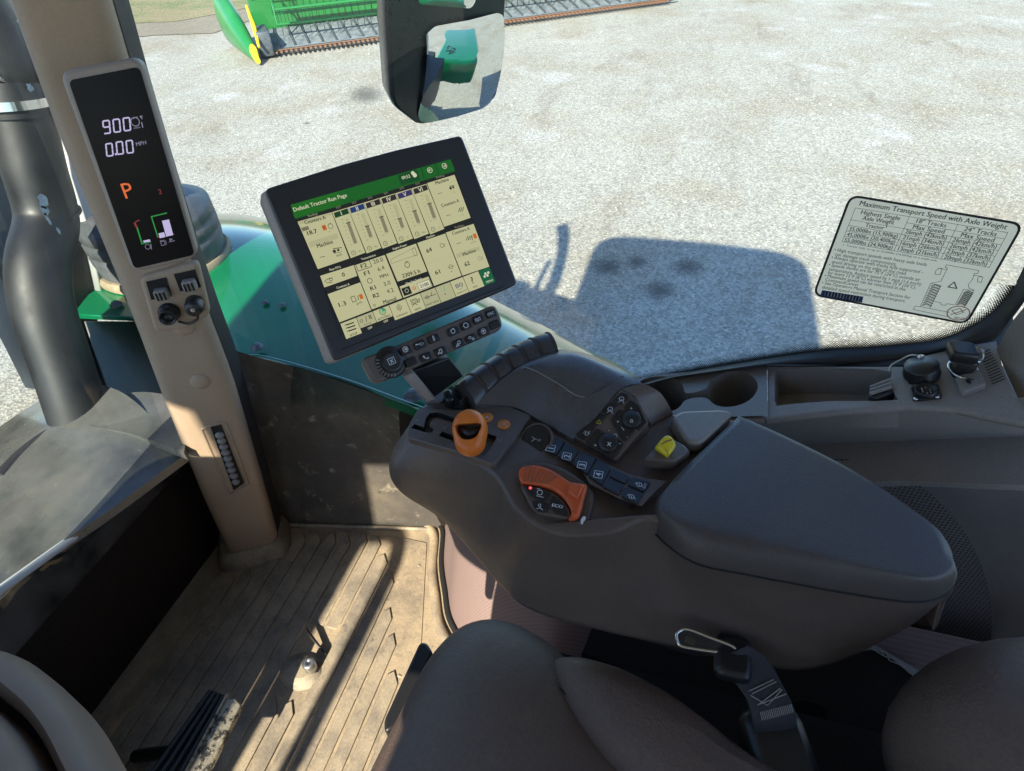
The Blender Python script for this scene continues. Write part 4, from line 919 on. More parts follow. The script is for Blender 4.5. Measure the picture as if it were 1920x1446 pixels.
c = PQ(318, 585, .0); mb = MB(); mb.revolve(c, n0, [(.017, 0), (.017, .006), (.0145, .008), (.0145, .012), (.0135, .018), (.0135, .024), (.0115, .025), (.0105, .012), (0, .012)], M['black'], 24); mb.build('round_socket', cb)
mb = MB(); mb.revolve(c + n0 * .007, n0, [(.0162, 0), (.0165, .002), (.0155, .004), (.0145, .0042)], M['iron'], 6); mb.build('ring_nut', cb)
c = PQ(366, 568, .0); mb = MB(); mb.revolve(c, n0, [(.015, 0), (.0155, .012), (.014, .022), (.013, .026), (.009, .028), (0, .028)], M['black'], 24); mb.build('capped_socket', cb)
mb = MB(); mb.revolve(PQ(366, 568, .0282), n0, [(.0035, 0), (.0035, .0015), (.0015, .0018), (.0012, .0005)], M['silver'], 12); mb.build('rivet', cb)
mb = MB(); mb.tube(catmull([PQ(366, 568, .027), PQ(374, 585, .022), PQ(356, 602, .010), PQ(335, 600, .006)], 5), .0022, M['black'], 8); mb.build('tether', cb)
# slim display on the post
pd = thing('post_display', 'tall slim black display reading 900 and 0.00 on the corner post', 'display', (.64, .72, 1.0))
DPT = (128.5, 150.8), (261.6, 125), (365, 477.8), (252, 503.7)
DO = V((.638, .714, .995)); DN = V((-.859, -.487, .159)).normalized()
def DP(x, y, h=0): return hit(x, y, DO, DN) + DN * h
out = roundpoly([DP(x, y, -.012) for x, y in ((108, 134), (262, 106), (371, 484), (248, 513))], .016, 5)
mb = MB(); mb.slab(out, DN, .012, M['postframe'], bev=.005)
back = inset(out, DN, .006); mb.loft([[p - DN * .03 for p in back], [p - DN * .006 for p in out], out], M['postframe']); mb.build('frame', pd)
gl = roundpoly([DP(x, y, .0) for x, y in DPT], .007, 4); mb = MB(); mb.slab(gl, DN, .0008, M['gloss'])
W1 = lit('lcd_white', 185, 175, 215); O1 = lit('lcd_orange', 215, 95, 25); G1 = lit('lcd_green', 10, 130, 45); R1 = lit('lcd_red', 120, 25, 25); W2 = lit('lcd_dim', 120, 115, 140)
c4 = [DP(*p) for p in DPT]; du = (c4[1] - c4[0] + c4[2] - c4[3]).normalized(); dv_ = (c4[0] - c4[3] + c4[1] - c4[2]).normalized()
sh = Sheet(mb, DO + DN * .001, DN, du, dv_, 2.63, (100, 90))
SEG = {'0': 'abcdef', '9': 'abcdfg'}
def seg7(ch, x, y, w_, h_, m):
    # the digits lean with the tall display; a..g segments
    def pt(a, b): return (x + a * w_ + b * h_ * .10, y - a * w_ * .13 + b * h_)
    S7 = {'a': ((-.5, -.5), (.5, -.5)), 'b': ((.5, -.5), (.5, 0)), 'c': ((.5, 0), (.5, .5)), 'd': ((-.5, .5), (.5, .5)), 'e': ((-.5, 0), (-.5, .5)), 'f': ((-.5, -.5), (-.5, 0)), 'g': ((-.5, 0), (.5, 0))}
    for s7 in SEG[ch]:
        a, b = S7[s7]; A_ = pt(*a); B_ = pt(*b); A2 = (A_[0] * .88 + B_[0] * .12, A_[1] * .88 + B_[1] * .12); B2 = (B_[0] * .88 + A_[0] * .12, B_[1] * .88 + A_[1] * .12)
        sh.line([A2, B2], 5.2, m)
for i, ch in enumerate('900'): seg7(ch, 263 + 50 * i, 390 - 7 * i, 31, 62, W1)
for i, ch in enumerate('000'): seg7(ch, 277 + [0, 51, 100][i], 502 - [0, 9, 15][i], 30, 60, W1)
sh.circ(309, 524, 4, W1)
sh.circ(404, 364, 17, W2, 3); sh.line([(392, 347), (414, 341)], 3, W2); sh.poly([(424, 337), (441, 334), (435, 348)], W2); sh.line([(432, 335), (438, 350)], 3, W2); sh.line([(436, 368), (441, 391)], 4, W2); sh.text(412, 392, 'n/min', 8, W2)
sh.text(432, 470, 'MPH', 15, W2, shear=.1)
sh.text(368, 700, 'P', 62, O1, bold=.0, shear=-.05); sh.text(526, 708, '2', 20, R1)
sh.line([(402, 862), (415, 852), (424, 850)], 4, R1); sh.line([(402, 866), (412, 884)], 8, R1); sh.line([(414, 888), (438, 966)], 6, G1); sh.line([(438, 966), (480, 958)], 3, G1)
sh.line([(558, 814), (484, 832), (515, 930)], 5, G1); sh.line([(515, 934), (595, 918)], 4, R1)
sh.poly([(443, 950), (476, 943), (480, 954), (446, 960)], W1, 2); sh.poly([(519, 914), (547, 908), (553, 932), (525, 938)], W1, 2); sh.poly([(536, 852), (571, 845), (592, 922), (557, 930)], W1, 2)
sh.circ(466, 980, 11, W2, 2); sh.line([(481, 968), (484, 992)], 3, W2); sh.rect(540, 961, 15, 20, W2, 1, 2); sh.line([(531, 955), (547, 952)], 2, W2); sh.line([(554, 950), (558, 968)], 2, W2); sh.line([(574, 945), (588, 942)], 2.5, W2); sh.line([(572, 956), (598, 950)], 2.5, W2); sh.circ(578, 945, 5, W2, 2)
mb.build('screen', pd)

# ================================================================== MONITOR
mt = thing('touch_monitor', 'large tilted touchscreen monitor showing the default tractor run page', 'monitor', (.62, .33, .93))
n_ = V((-.546, -.601, .584)).normalized(); SCO = V((.622, .334, .938))
def SP(x, y, h=0): return hit(x, y, SCO, n_) + n_ * h
sc4 = [SP(*p) for p in ((544.5, 384.4), (844.7, 298.5), (929.4, 528.4), (648.6, 636.2))]
su = (sc4[1] - sc4[0] + sc4[2] - sc4[3]).normalized(); sv = n_.cross(su).normalized()
out = [(495, 357), (640, 311), (740, 284), (863, 256), (968, 534), (626, 679)]
O = roundpoly([SP(x, y, .004) for x, y in out], .007, 4)
mb = MB(); mb.slab([p - n_ * .004 for p in O], n_, .006, M['bezel'], bev=.003); 
holeframe = [SP(x, y, .0062) for x, y in ((540, 381), (848, 294), (935, 530), (646, 641))]
mb.build('bezel', mt)
mb = MB(); ob = [p - su * .006 - sv * .001 for p in O]; obk = inset(ob, n_, .010); mb.loft([[p - n_ * .040 for p in obk], [p - n_ * .032 for p in ob], [p - n_ * .008 for p in ob], [p - n_ * .004 for p in O]], M['postframe']); mb.build('rear_shell', mt)
mb = MB(); sg = Sheet(mb, SCO + n_ * .0062, n_, su, sv); 
for L in ([(560, 345), (700, 305), (845, 272)],): pass
sg.line([(640, 655), (945, 537)], 1.6, M['hole']); sg.line([(548, 372), (640, 632)], .8, M['hole']); mb.build('bezel_groove', mt)
def hs_(r, g_, b): return lit('scr_%d_%d_%d' % (r, g_, b), r, g_, b)
BGc = hs_(184, 183, 142); BG2 = hs_(170, 170, 132); DK = hs_(28, 30, 30); TX = hs_(40, 40, 32); TL_ = hs_(110, 110, 88); GN = hs_(22, 92, 34); GN2 = hs_(14, 70, 32); LG = hs_(150, 175, 130); WH = hs_(205, 205, 175); BL = hs_(30, 55, 110); PU = hs_(55, 50, 95); GB = hs_(125, 123, 98); OR = hs_(190, 100, 30); TG = hs_(20, 150, 120); DG = hs_(20, 60, 30); HD = hs_(45, 40, 42); MG = hs_(18, 90, 58); RD = hs_(200, 100, 70); LI = hs_(140, 140, 118)
mb = MB(); s = Sheet(mb, SCO + n_ * .0064, n_, su, sv, 4.131, (530, 290)); s.lay = .00012
# homography-true helper: rect given by four zoom corners
s.poly([(60, 390), (1300, 35), (1650, 985), (490, 1430)], DK, 1)
s.poly([(60, 390), (1300, 35), (1336, 128), (98, 500)], GN, 2); s.poly([(60, 390), (420, 287), (455, 395), (90, 490)], hs_(28, 100, 30), 3)
s.poly([(890, 160), (1040, 118), (1065, 195), (915, 240)], GN2, 3); s.poly([(1070, 108), (1078, 106), (1100, 190), (1092, 192)], GN2, 3); s.poly([(1180, 75), (1188, 73), (1210, 155), (1202, 157)], GN2, 3)
s.text2((83, 428), (494, 312), 'Default Tractor Run Page', 29, WH, .01, 4); s.text2((922, 183), (985, 165), '09:52', 24, WH, .012, 4)
s.circ(1008, 145, 14, WH, None, 4); s.circ(1022, 160, 16, WH, None, 4)
for x, y, d in ((1139, 122, -1), (1252, 89, 1)): s.circ(x, y, 20, WH, 4, 4); s.line([(x - 9, y + 3), (x + 9, y - 3)], 4, WH, 4); s.line([(x + d * 1, y - 9), (x + d * 10, y - d * 3), (x + d * 3, y + 9)], 4, WH, 4)
def tile(c, m=None): s.poly(c, m or BGc, 3)
# left stack
tile([(115, 520), (378, 447), (515, 805), (272, 888)]); tile([(290, 940), (550, 857), (577, 940), (322, 1030)]); tile([(348, 1082), (600, 990), (685, 1205), (440, 1300)])
s.poly([(200, 680), (420, 610), (432, 650), (212, 722)], BG2, 4); s.poly([(115, 520), (378, 447), (385, 470), (122, 545)], BG2, 4)
s.text2((195, 477), (270, 456), 'Readings', 15, LI, .01, 5)
s.text2((168, 527), (330, 486), 'Counters A', 26, TX, .016, 5); s.text2((190, 610), (263, 590), '18.7', 31, TX, .02, 5); s.rect(322, 567, 28, 38, OR, 5); s.text(322, 567, 'M', 16, TX, h=6)
s.circ(370, 556, 19, TX, 3, 5); s.line([(356, 538), (374, 533)], 3, TX, 5); s.text(363, 596, 'h', 12, TL_, h=5); s.rect(175, 575, 52, 26, TL_, 5)
s.text2((265, 710), (386, 673), 'Machine', 28, TX, .016, 5); s.text2((288, 791), (324, 782), '---', 30, TX, .02, 5); s.circ(400, 750, 12, TX, None, 5); s.circ(430, 740, 9, DG, None, 5); s.line([(392, 730), (425, 725), (455, 722)], 5, DG, 5); s.line([(398, 768), (458, 752)], 3, TX, 5); s.text2((415, 783), (458, 771), 'mi/h', 20, TX, .0, 5)
s.text2((362, 893), (448, 869), 'Rear PTO', 17, WH, .01, 5); s.text(469, 929, '0', 32, TX, bold=.02, h=5); s.circ(372, 968, 13, TX, 4, 5); s.line([(325, 985), (345, 965), (385, 955)], 4, TX, 5); s.line([(335, 995), (382, 990)], 4, TX, 5)
s.text2((416, 1033), (516, 1002), 'Counters A', 17, WH, .01, 5); s.text2((434, 1165), (488, 1148), '1.3', 32, TX, .02, 5); s.rect(548, 1120, 28, 40, TX, 5, 4); s.text(583, 1110, '/', 36, TX, h=5); s.rect(607, 1100, 26, 36, OR, 5); s.text2((570, 1155), (615, 1140), 'gal/h', 16, TX, 0, 5)
# SCV columns
cols = [('I', DG, 450, 450, 470, 790, 185, '10s'), ('II', BL, 578, 412, 600, 750, 103, '90s'), ('III', HD, 702, 375, 723, 705, 140, 'C'), ('IV', HD, 822, 338, 843, 665, 82, 'C'), ('V', PU, 942, 298, 962, 625, 102, '30s'), ('VI', HD, 1062, 263, 1083, 590, 122, 'C')]
for i, (t, m, x, y, x2, y2, hh, lb) in enumerate(cols):
    dx = 120.4 * i; dy = -37.2 * i
    P4 = [(382, 447), (503, 411), (640, 760), (527, 803)]; P4 = [(a + 123 * i * (1 - .000), b - 36.8 * i) for a, b in P4]
    if i == 5: P4[1] = (P4[1][0] - 4, P4[1][1]); P4[2] = (P4[2][0] - 4, P4[2][1])
    tile(P4)
    a, b = P4[0], P4[1]; c, d = (P4[0][0] + 12, P4[0][1] + 6), (P4[1][0] - 2, P4[1][1] + 6)
    s.poly([c, d, (d[0] + 14, d[1] + 40), (c[0] + 14, c[1] + 40)], m, 4); s.text((c[0] + d[0]) / 2 + 5, (c[1] + d[1]) / 2 + 20, t, 30, WH, bold=.015, h=5)
    s.text((a[0] + b[0]) / 2 - 12, (a[1] + b[1]) / 2 - 20, 'SCV', 14, LI, bold=.0, h=5)
    bx0, by0 = P4[0][0] + 120, P4[0][1] + 80   # bar
    sx, sy = .40, 1.0
    tb = [(P4[0][0] + 100, P4[0][1] + 50), (P4[0][0] + 125, P4[0][1] + 43), (P4[0][0] + 196, P4[0][1] + 238), (P4[0][0] + 170, P4[0][1] + 246)]
    s.poly(tb, BG2, 4)
    f = [0.18, .5, .32, .58, .46, .34][i]
    if i == 5: f = .36
    e = 1.0 if i < 1 else .93
    lerp2 = lambda p, q, t: (p[0] + (q[0] - p[0]) * t, p[1] + (q[1] - p[1]) * t)
    s.poly([lerp2(tb[0], tb[3], f), lerp2(tb[1], tb[2], f), lerp2(tb[1], tb[2], e), lerp2(tb[0], tb[3], e)], GB, 5)
    p_, q_ = lerp2(tb[0], tb[3], f), lerp2(tb[1], tb[2], f); s.line([(p_[0] - 4, p_[1] + 1), (q_[0] + 4, q_[1] - 1)], 5, TX, 6)
    for k in range(8):
        q = lerp2((tb[0][0] - 28, tb[0][1] + 8), (tb[3][0] - 28, tb[3][1] + 8), k / 7); s.line([q, (q[0] + (16 if k in (0, 7) else 8), q[1] - 3)], 3, TL_, 5)
    s.circ(P4[3][0] + 22, P4[3][1] - 40, 17, TX, 3, 5); s.line([(P4[3][0] + 22, P4[3][1] - 46), (P4[3][0] + 22, P4[3][1] - 38)], 4, TX, 5); s.text(P4[3][0] + 70, P4[3][1] - 54, lb, 15, TL_, bold=0, h=5)
# right top tile
tile([(1118, 222), (1330, 157), (1455, 490), (1250, 560)]); s.text2((1186, 178), (1250, 160), 'Readings', 14, LI, 0, 5)
s.text2((1182, 222), (1283, 190), 'Machine', 25, TX, .012, 5); s.text2((1198, 300), (1232, 292), '---', 26, TX, .02, 5); s.circ(1300, 262, 10, TX, None, 5); s.circ(1320, 255, 8, TX, None, 5); s.line([(1295, 248), (1325, 240)], 5, TX, 5); s.text(1327, 290, 'h', 12, TL_, h=5)
s.text2((1228, 397), (1363, 355), 'Counters A', 25, TX, .012, 5); s.text2((1265, 470), (1298, 462), '---', 26, TX, .02, 5)
def hatch(x, y): 
    for k in range(3): s.line([(x - 20 + 14 * k, y + 14 - 2 * k), (x - 10 + 14 * k, y - 16 - 2 * k)], 5, DG, 5)
hatch(1382, 430); s.text(1392, 465, 'ac', 10, TL_, h=5)
# transmission
tile([(555, 858), (790, 778), (925, 1112), (690, 1200)]); s.text2((608, 812), (718, 777), 'Transmission', 16, WH, .01, 5)
s.text2((605, 868), (650, 852), 'F2', 32, TX, .02, 5); s.rect(627, 861, 108, 50, TX, 5, 4); s.text2((700, 832), (775, 810), '20.0', 32, TX, .0, 5)
s.text2((630, 925), (668, 910), 'F1', 32, TX, .02, 5); s.text2((735, 890), (785, 872), '6.4', 32, TX, 0, 5); s.circ(674, 978, 20, TX, 4, 5); s.text2((752, 948), (815, 930), 'MPH', 26, TX, .01, 5)
s.text2((678, 1040), (718, 1025), 'R1', 32, TX, .02, 5); s.text2((782, 1005), (832, 988), '3.0', 32, TX, 0, 5); s.text2((700, 1098), (745, 1082), 'R2', 32, TX, .02, 5); s.text2((806, 1062), (856, 1045), '4.2', 32, TX, 0, 5); s.text2((778, 1145), (876, 1112), 'Manual', 30, TX, .012, 5); s.circ(710, 1168, 9, TX, 3, 5)
# engine power
tile([(800, 772), (1032, 690), (1118, 905), (890, 985)]); s.text2((852, 732), (960, 697), 'Engine Power', 16, WH, .01, 5); s.line([(835, 815), (1020, 720), (1042, 775), (845, 845)], 2.5, TL_, 5, True); s.rect(1022, 755, 26, 56, TL_, 5, 3)
s.circ(964, 855, 21, TX, 4, 5); s.line([(948, 832), (972, 826)], 4, TX, 5); s.text2((926, 942), (1062, 900), '2309.5 h', 30, TX, .018, 5)
tile([(905, 1022), (1128, 945), (1160, 1022), (935, 1110)]); s.text2((953, 1000), (1072, 960), 'Max Eng Speed', 16, WH, .01, 5); s.rect(960, 1057, 66, 60, DK, 5); s.circ(960, 1055, 15, WH, 3, 6); s.circ(1018, 1035, 14, RD, 6, 5); s.rect(1095, 1010, 100, 52, WH, 5); s.rect(1095, 1010, 100, 52, TX, 6, 2.5); s.text2((1062, 1022), (1127, 999), '2100', 27, TX, .015, 7)
# machine
tile([(1042, 685), (1258, 612), (1385, 940), (1172, 1018)]); s.text2((1112, 645), (1175, 622), 'Machine', 16, WH, .01, 5); s.text2((1112, 748), (1152, 732), '64', 32, TX, .02, 5); s.circ(1232, 705, 16, TX, 3, 5); s.line([(1250, 690), (1255, 715)], 3, TX, 5); s.line([(1110, 852), (1310, 785)], 2, BG2, 5); s.text2((1180, 917), (1216, 903), '61', 32, TX, .02, 5); s.circ(1302, 870, 17, TX, 3, 5); s.line([(1280, 878), (1324, 862)], 3, TX, 5); s.text(1308, 906, 'PSI', 11, TL_, h=5)
# readings right
tile([(1262, 605), (1478, 537), (1600, 868), (1392, 938)]); s.text2((1332, 565), (1400, 545), 'Readings', 14, LI, 0, 5); s.text2((1312, 612), (1446, 570), 'Counters A', 25, TX, .012, 5); s.text2((1345, 687), (1380, 677), '---', 26, TX, .02, 5); hatch(1442, 650); s.text(1466, 645, '/', 36, TX, h=5); s.rect(1488, 632, 26, 36, OR, 5); s.text2((1455, 685), (1495, 672), 'ac/h', 14, TL_, 0, 5)
s.poly([(1340, 770), (1520, 710), (1532, 742), (1352, 802)], BG2, 4); s.text2((1395, 775), (1492, 740), 'Machine', 26, TX, .012, 5); s.text2((1408, 853), (1446, 838), '62', 32, TX, .02, 5); s.circ(1525, 805, 15, TL_, 3, 5); s.line([(1544, 788), (1549, 818)], 3, TL_, 5)
# nav bar
nav = [(445, 1312), (1600, 870), (1650, 985), (490, 1430)]
def nq(u, v): return tuple((nav[0][k] * (1 - u) * (1 - v) + nav[1][k] * u * (1 - v) + nav[2][k] * u * v + nav[3][k] * (1 - u) * v) for k in (0, 1))
us = [0, .108, .217, .326, .438, .535, .635, .735, .822, .925, 1.0]
for i in range(10):
    a, b = us[i] + .0015, us[i + 1] - .0015
    if i == 9: a = us[9]
    v1 = .70 if i in (1, 2) else 1.0
    s.poly([nq(a, 0), nq(b, 0), nq(b, v1), nq(a, v1)], MG if i == 9 else (BG2 if i in (1, 5, 6) else BGc), 6)
for k in range(3): p = nq(.055, .2 + .2 * k); s.line([(p[0] - 22, p[1] + 8), (p[0] + 30, p[1] - 10)], 9, TX, 7); s.line([(p[0] - 40, p[1] + 8), (p[0] - 34, p[1] + 14), (p[0] - 26, p[1] + 2)], 3, TX, 7)
def nt_(u, v, t, hh=15, m=None, wd=.06): a = nq(u - wd / 2, v); b = nq(u + wd / 2, v); s.text2(a, b, t, hh, m or TX, .008, 8)
nt_(.055, .88, 'SETUP', 17, None, .05); nt_(.16, .60, 'WORK', 13, TL_, .05); nt_(.165, .88, 'OFF', 17, WH, .03); nt_(.27, .58, 'AUTOTRAC', 18, None, .085); nt_(.272, .84, 'OFF', 17, WH, .03); nt_(.38, .82, 'GUIDANCE', 15, None, .075); nt_(.485, .84, 'VIDEO', 15, None, .045); nt_(.585, .82, 'SWAP TRACK', 14, None, .085); nt_(.78, .83, 'ISOBUS VT', 12, None, .065); nt_(.87, .82, 'HELP', 13, None, .03); nt_(.965, .82, 'MENU', 16, WH, .045)
p = nq(.13, .3); s.circ(p[0], p[1], 13, TL_, 5, 8); p = nq(.162, .28); s.text(p[0], p[1], '/', 44, TX, h=8, bold=0); p = nq(.19, .25); s.text(p[0], p[1], 'II', 34, TX, h=8)
p = nq(.275, .22); s.circ(p[0], p[1], 25, LG, None, 8); s.circ(p[0], p[1], 25, TG, None, 9, 0, 90) ; s.circ(p[0], p[1], 26, TX, 3, 10)
s.mb.add([s.P(p[0], p[1], 9.5 * s.lay)] + [s.P(p[0], p[1], 9.5 * s.lay) + (s.u * math.cos(R_(a)) + s.v * math.sin(R_(a))) * 25 * s.sc(*p) for a in range(0, 91, 10)], [tuple(range(11))], TG)
p = nq(.38, .36); s.circ(p[0], p[1], 20, TX, 3.5, 8); s.text(p[0], p[1], 'A', 20, TX, h=8); s.line([(p[0] - 8, p[1] - 32), (p[0] - 6, p[1] - 22)], 3, TX, 8); s.line([(p[0] + 6, p[1] + 20), (p[0] + 9, p[1] + 30)], 3, TX, 8)
p = nq(.485, .35); s.rect(p[0] - 6, p[1], 46, 32, TX, 8, 4); s.rect(p[0] - 6, p[1], 24, 16, TX, 8, 3); s.line([(p[0] + 18, p[1] - 8), (p[0] + 34, p[1] - 22), (p[0] + 38, p[1] + 4), (p[0] + 22, p[1] + 2)], 4, TX, 8, True); s.line([(p[0] - 18, p[1] + 38), (p[0] - 2, p[1] + 16), (p[0] + 20, p[1] + 26)], 4, TX, 8)
p = nq(.585, .4); s.line([(p[0] - 46, p[1] + 14), (p[0] + 44, p[1] - 18)], 4, TX, 8); s.circ(p[0] - 22, p[1] + 6, 13, TX, 4, 8); s.line([(p[0] + 8, p[1] - 8), (p[0] + 14, p[1] - 34)], 4, TX, 8)
p = nq(.68, .4); s.line([(p[0] - 5, p[1] - 36), (p[0] + 4, p[1] + 4)], 3, TG, 8); s.circ(p[0] + 8, p[1] + 24, 5, TX, None, 8)
p = nq(.78, .38); s.text(p[0], p[1], 'ISO', 30, BL, h=8, bold=.025); s.circ(p[0], p[1] + 2, 32, TL_, 3, 7, -150, -20); p = nq(.868, .38); s.text(p[0], p[1], '?', 52, TX, h=8, bold=.02)
p = nq(.963, .38)
for a in (-1, 1):
    for b in (-1, 1): s.rect(p[0] + a * 11 - b * 3, p[1] + b * 11 - a * 4, 17, 17, WH, 8)
mb.build('screen', mt)
# stem and keypad
KN = V((-.50, -.60, .625)).normalized(); KO = SP(810, 640, .010)
def KP(x, y, h=0): return hit(x, y, KO, KN) + KN * h
kpd = thing('monitor_keypad', 'narrow black keypad bar with round knob under the touchscreen monitor', 'keypad', tuple(KP(810, 645)))
out = roundpoly([KP(x, y, -.012) for x, y in ((679, 672), (735, 652), (926, 571), (934, 580), (944, 608), (938, 620), (905, 634), (712, 719), (700, 714))], .008, 4)
mb = MB(); mb.slab(out, KN, .012, M['plastic'], bev=.0035); bk = inset(out, KN, .008); mb.loft([[p - KN * .018 for p in bk], [p - KN * .012 for p in inset(out, KN, .001)], out], M['postframe']); mb.build('keypad_body', kpd)
ku = (KP(925, 600) - KP(735, 680)).normalized(); kv = KN.cross(ku)
keyc = [(595, 645), (775, 575), (945, 500), (1185, 410), (1345, 335), (1495, 262), (1655, 190), (665, 790), (850, 728), (1030, 660), (1250, 560), (1410, 498), (1565, 412), (1705, 325)]
KM = Matrix((ku, kv, KN)).transposed()
icons = {}
for i, (x, y) in enumerate(keyc):
    px, py = 670 + x / 6.62, 560 + y / 6.62
    mb = MB(); c = KP(px, py, .0015); mb.box(c, (.0150, .0098, .005), M['key'], KM @ Matrix.Rotation(-.12, 3, 'X'), bev=.0014); ko = mb.build('key', kpd)
    if i in (6,): mi_ = None
    if i in (7, 13): continue
    mb = MB(); sh = Sheet(mb, KP(px, py, .0046), KN, ku, kv, 6.62, (670, 560)); sh.lay = .0002; W = M['white']
    if i == 0: sh.circ(x, y - 14, 36, W, 7, 3); sh.strokes(x, y - 14, 40, [[(-1, 0), (1, 0)], [(0, .9), (1, 0), (0, -.9)]], 8, W, 3)
    elif i == 1: sh.circ(x + 20, y - 12, 25, W, 6, 3, asp=.6); sh.strokes(x - 22, y - 6, 50, [[(-1, 0), (1, 0)]], 7, W, 3); sh.circ(x - 45, y - 2, 9, W, None, 3)
    elif i == 2: sh.strokes(x, y - 10, 60, [[(-.3, -1), (-.25, .5), (0, 1), (.25, .5), (.2, -.9), (-.3, -1)]], 7, W, 3)
    elif i == 3: sh.circ(x, y - 6, 30, W, 7, 3); sh.strokes(x, y - 36, 30, [[(-1, 0), (1, 0)], [(-.5, -.6), (-.5, 0)], [(.5, -.6), (.5, 0)]], 6, W, 3)
    elif i == 4: sh.circ(x, y - 2, 32, W, 6, 3, seg=24); [sh.strokes(x, y - 2, 76, [[(math.cos(a) * .84, math.sin(a) * .84), (math.cos(a), math.sin(a))]], 6, W, 3) for a in [k * .785 for k in range(8)]]
    elif i == 5: sh.strokes(x, y, 66, [[(-1, -.5), (-1, .6), (-.5, .6)], [(1, -.5), (1, .6), (.5, .6)]], 6, W, 3); sh.circ(x, y + 4, 18, W, 7, 3)
    elif i == 6: sh.text(x, y - 4, 'iTEC', 34, W, h=3, bold=.01)
    elif i == 8: sh.strokes(x, y, 66, [[(-.9, .8), (-.7, .1), (-.1, -.5), (.7, -.8), (.9, -.4), (.4, -.35)], [(-.9, .8), (-.5, .7), (-.55, .2)]], 7, W, 3)
    elif i == 9: sh.strokes(x, y - 6, 62, [[(-.4, -.7), (-.4, .7), (.6, .7), (.6, -.6)]], 7, W, 3); sh.circ(x - 22, y + 20, 10, W, None, 3); sh.circ(x + 12, y + 18, 10, W, None, 3)
    elif i == 10: sh.circ(x + 10, y - 16, 22, W, 6, 3); sh.strokes(x - 6, y + 16, 56, [[(-1, -.6), (0, .5), (.6, -.4), (-1, -.6)]], 6, W, 3)
    elif i == 11: sh.circ(x - 15, y - 12, 18, W, 6, 3); sh.strokes(x + 26, y + 2, 40, [[(-.6, -.6), (.6, -.6), (.6, .6), (-.6, .6), (-.6, -.6)], [(-.6, 0), (.6, 0)]], 5, W, 3)
    elif i == 12: sh.circ(x, y - 6, 34, W, 5, 3); sh.strokes(x, y - 6, 40, [[(0, -1), (0, .8)], [(-.6, .2), (0, .8), (.6, .2)]], 9, W, 3)
    if mb.v: mb.build('icon', ko)
c = KP(733, 679, -.001); k = (c - CAM).length / F
mb = MB(); mb.revolve(c, KN, [(30 * k, 0), (30 * k, .001), (26 * k, .0012), (21 * k, .003)], M['black'], 36)
for j in range(9): a = R_(150 + j * 14); d_ = (ku * math.cos(a) + kv * math.sin(a)); mb.tube([c + d_ * 22 * k + KN * .003, c + d_ * 28 * k + KN * .0018], .0007, M['console_dark'], 5)
mb.build('knurled_ring', kpd)
mb = MB(); mb.revolve(c, KN, [(19.5 * k, 0), (19.5 * k, .007), (18.5 * k, .0085), (14 * k, .0082), (0, .0078)], M['key'], 36); kb = mb.build('rotary_knob', kpd)
mb = MB(); sh = Sheet(mb, c + KN * .0086, KN, ku, kv, 6.62, (670, 560)); sh.rect(425, 775, 84, 76, M['white'], 1, 6); sh.text(425, 775, 'X', 50, M['white']); mb.build('icon', kb)
st = mt
mb = MB(); P = [KP(770, 700, -.02), KP(852, 668, -.02), on(869, 706, 'z', .77), on(812, 748, 'z', .75)]
nn = (P[1] - P[0]).cross(P[3] - P[0]).normalized()
if nn.dot(CAM - P[0]) < 0: nn = -nn
mb.slab([p - nn * .012 for p in P], nn, .012, M['black'], bev=.002); mb.build('bracket_plate', st)
mb = MB(); P2 = [KP(762, 702, -.02), KP(784, 694, -.02), on(816, 746, 'z', .765), on(797, 753, 'z', .765)]; mb.slab([p - nn * .010 for p in P2], nn, .014, M['postframe'], bev=.003); mb.build('edge_rail', st)

# ================================================================== ARMREST
ar = thing('armrest_console', 'dark brown armrest control console running from the orange shift knob to the padded lid', 'armrest', tuple(on(1200, 900, 'z', .6)))
DZ = .735
def ring(L): return [on(a, b, 'z', c) for a, b, c in L]
r0 = [(770, 795, DZ), (768, 828, DZ), (855, 852, DZ), (925, 888, DZ), (968, 955, DZ - .012), (1040, 1000, DZ - .018), (1140, 1000, DZ - .01), (1226, 972, DZ), (1300, 1050, .712), (1500, 1092, .712), (1700, 1124, .712), (1780, 1100, .712),
      (1792, 1062, .712), (1748, 992, .715), (1620, 902, .72), (1385, 792, .73), (1262, 778, DZ), (1195, 722, DZ), (1105, 672, DZ), (1030, 668, DZ), (895, 750, DZ), (840, 742, DZ), (796, 762, DZ)]
r1 = [(741, 838, .70), (744, 880, .70), (830, 905, .69), (915, 950, .68), (965, 1010, .68), (1040, 1040, .68), (1140, 1050, .68), (1232, 1040, .685), (1320, 1085, .68), (1500, 1120, .68), (1690, 1152, .68), (1778, 1116, .68)]
r2 = [(736, 880, .66), (750, 920, .65), (822, 955, .63), (900, 1010, .62), (955, 1062, .62), (1030, 1100, .62), (1140, 1120, .62), (1240, 1130, .62), (1340, 1150, .62), (1500, 1190, .62), (1670, 1190, .63), (1768, 1124, .66)]
r3 = [(760, 925, .61), (785, 945, .60), (832, 978, .585), (893, 1045, .57), (948, 1108, .56), (1005, 1148, .56), (1130, 1183, .56), (1262, 1212, .56), (1390, 1240, .56), (1510, 1256, .56), (1632, 1214, .58), (1755, 1134, .64)]
R0 = ring(r0); rings = [R0]
for rr_, ins_ in ((r1, .004), (r2, .03), (r3, .075)):
    q = ring(rr_); nfar = len(R0) - len(q)
    zz0 = q[-1].z; zz1 = q[0].z
    for j in range(nfar):
        p = R0[len(rr_) + j]; t = (j + 1) / (nfar + 1); q.append(V((p.x - .004 - ins_ * math.sin(math.pi * t) ** .7, p.y, lerp(zz0, zz1, t))))
    rings.append(q)
RS = [catmull(r, 6, True) for r in rings]
full = []
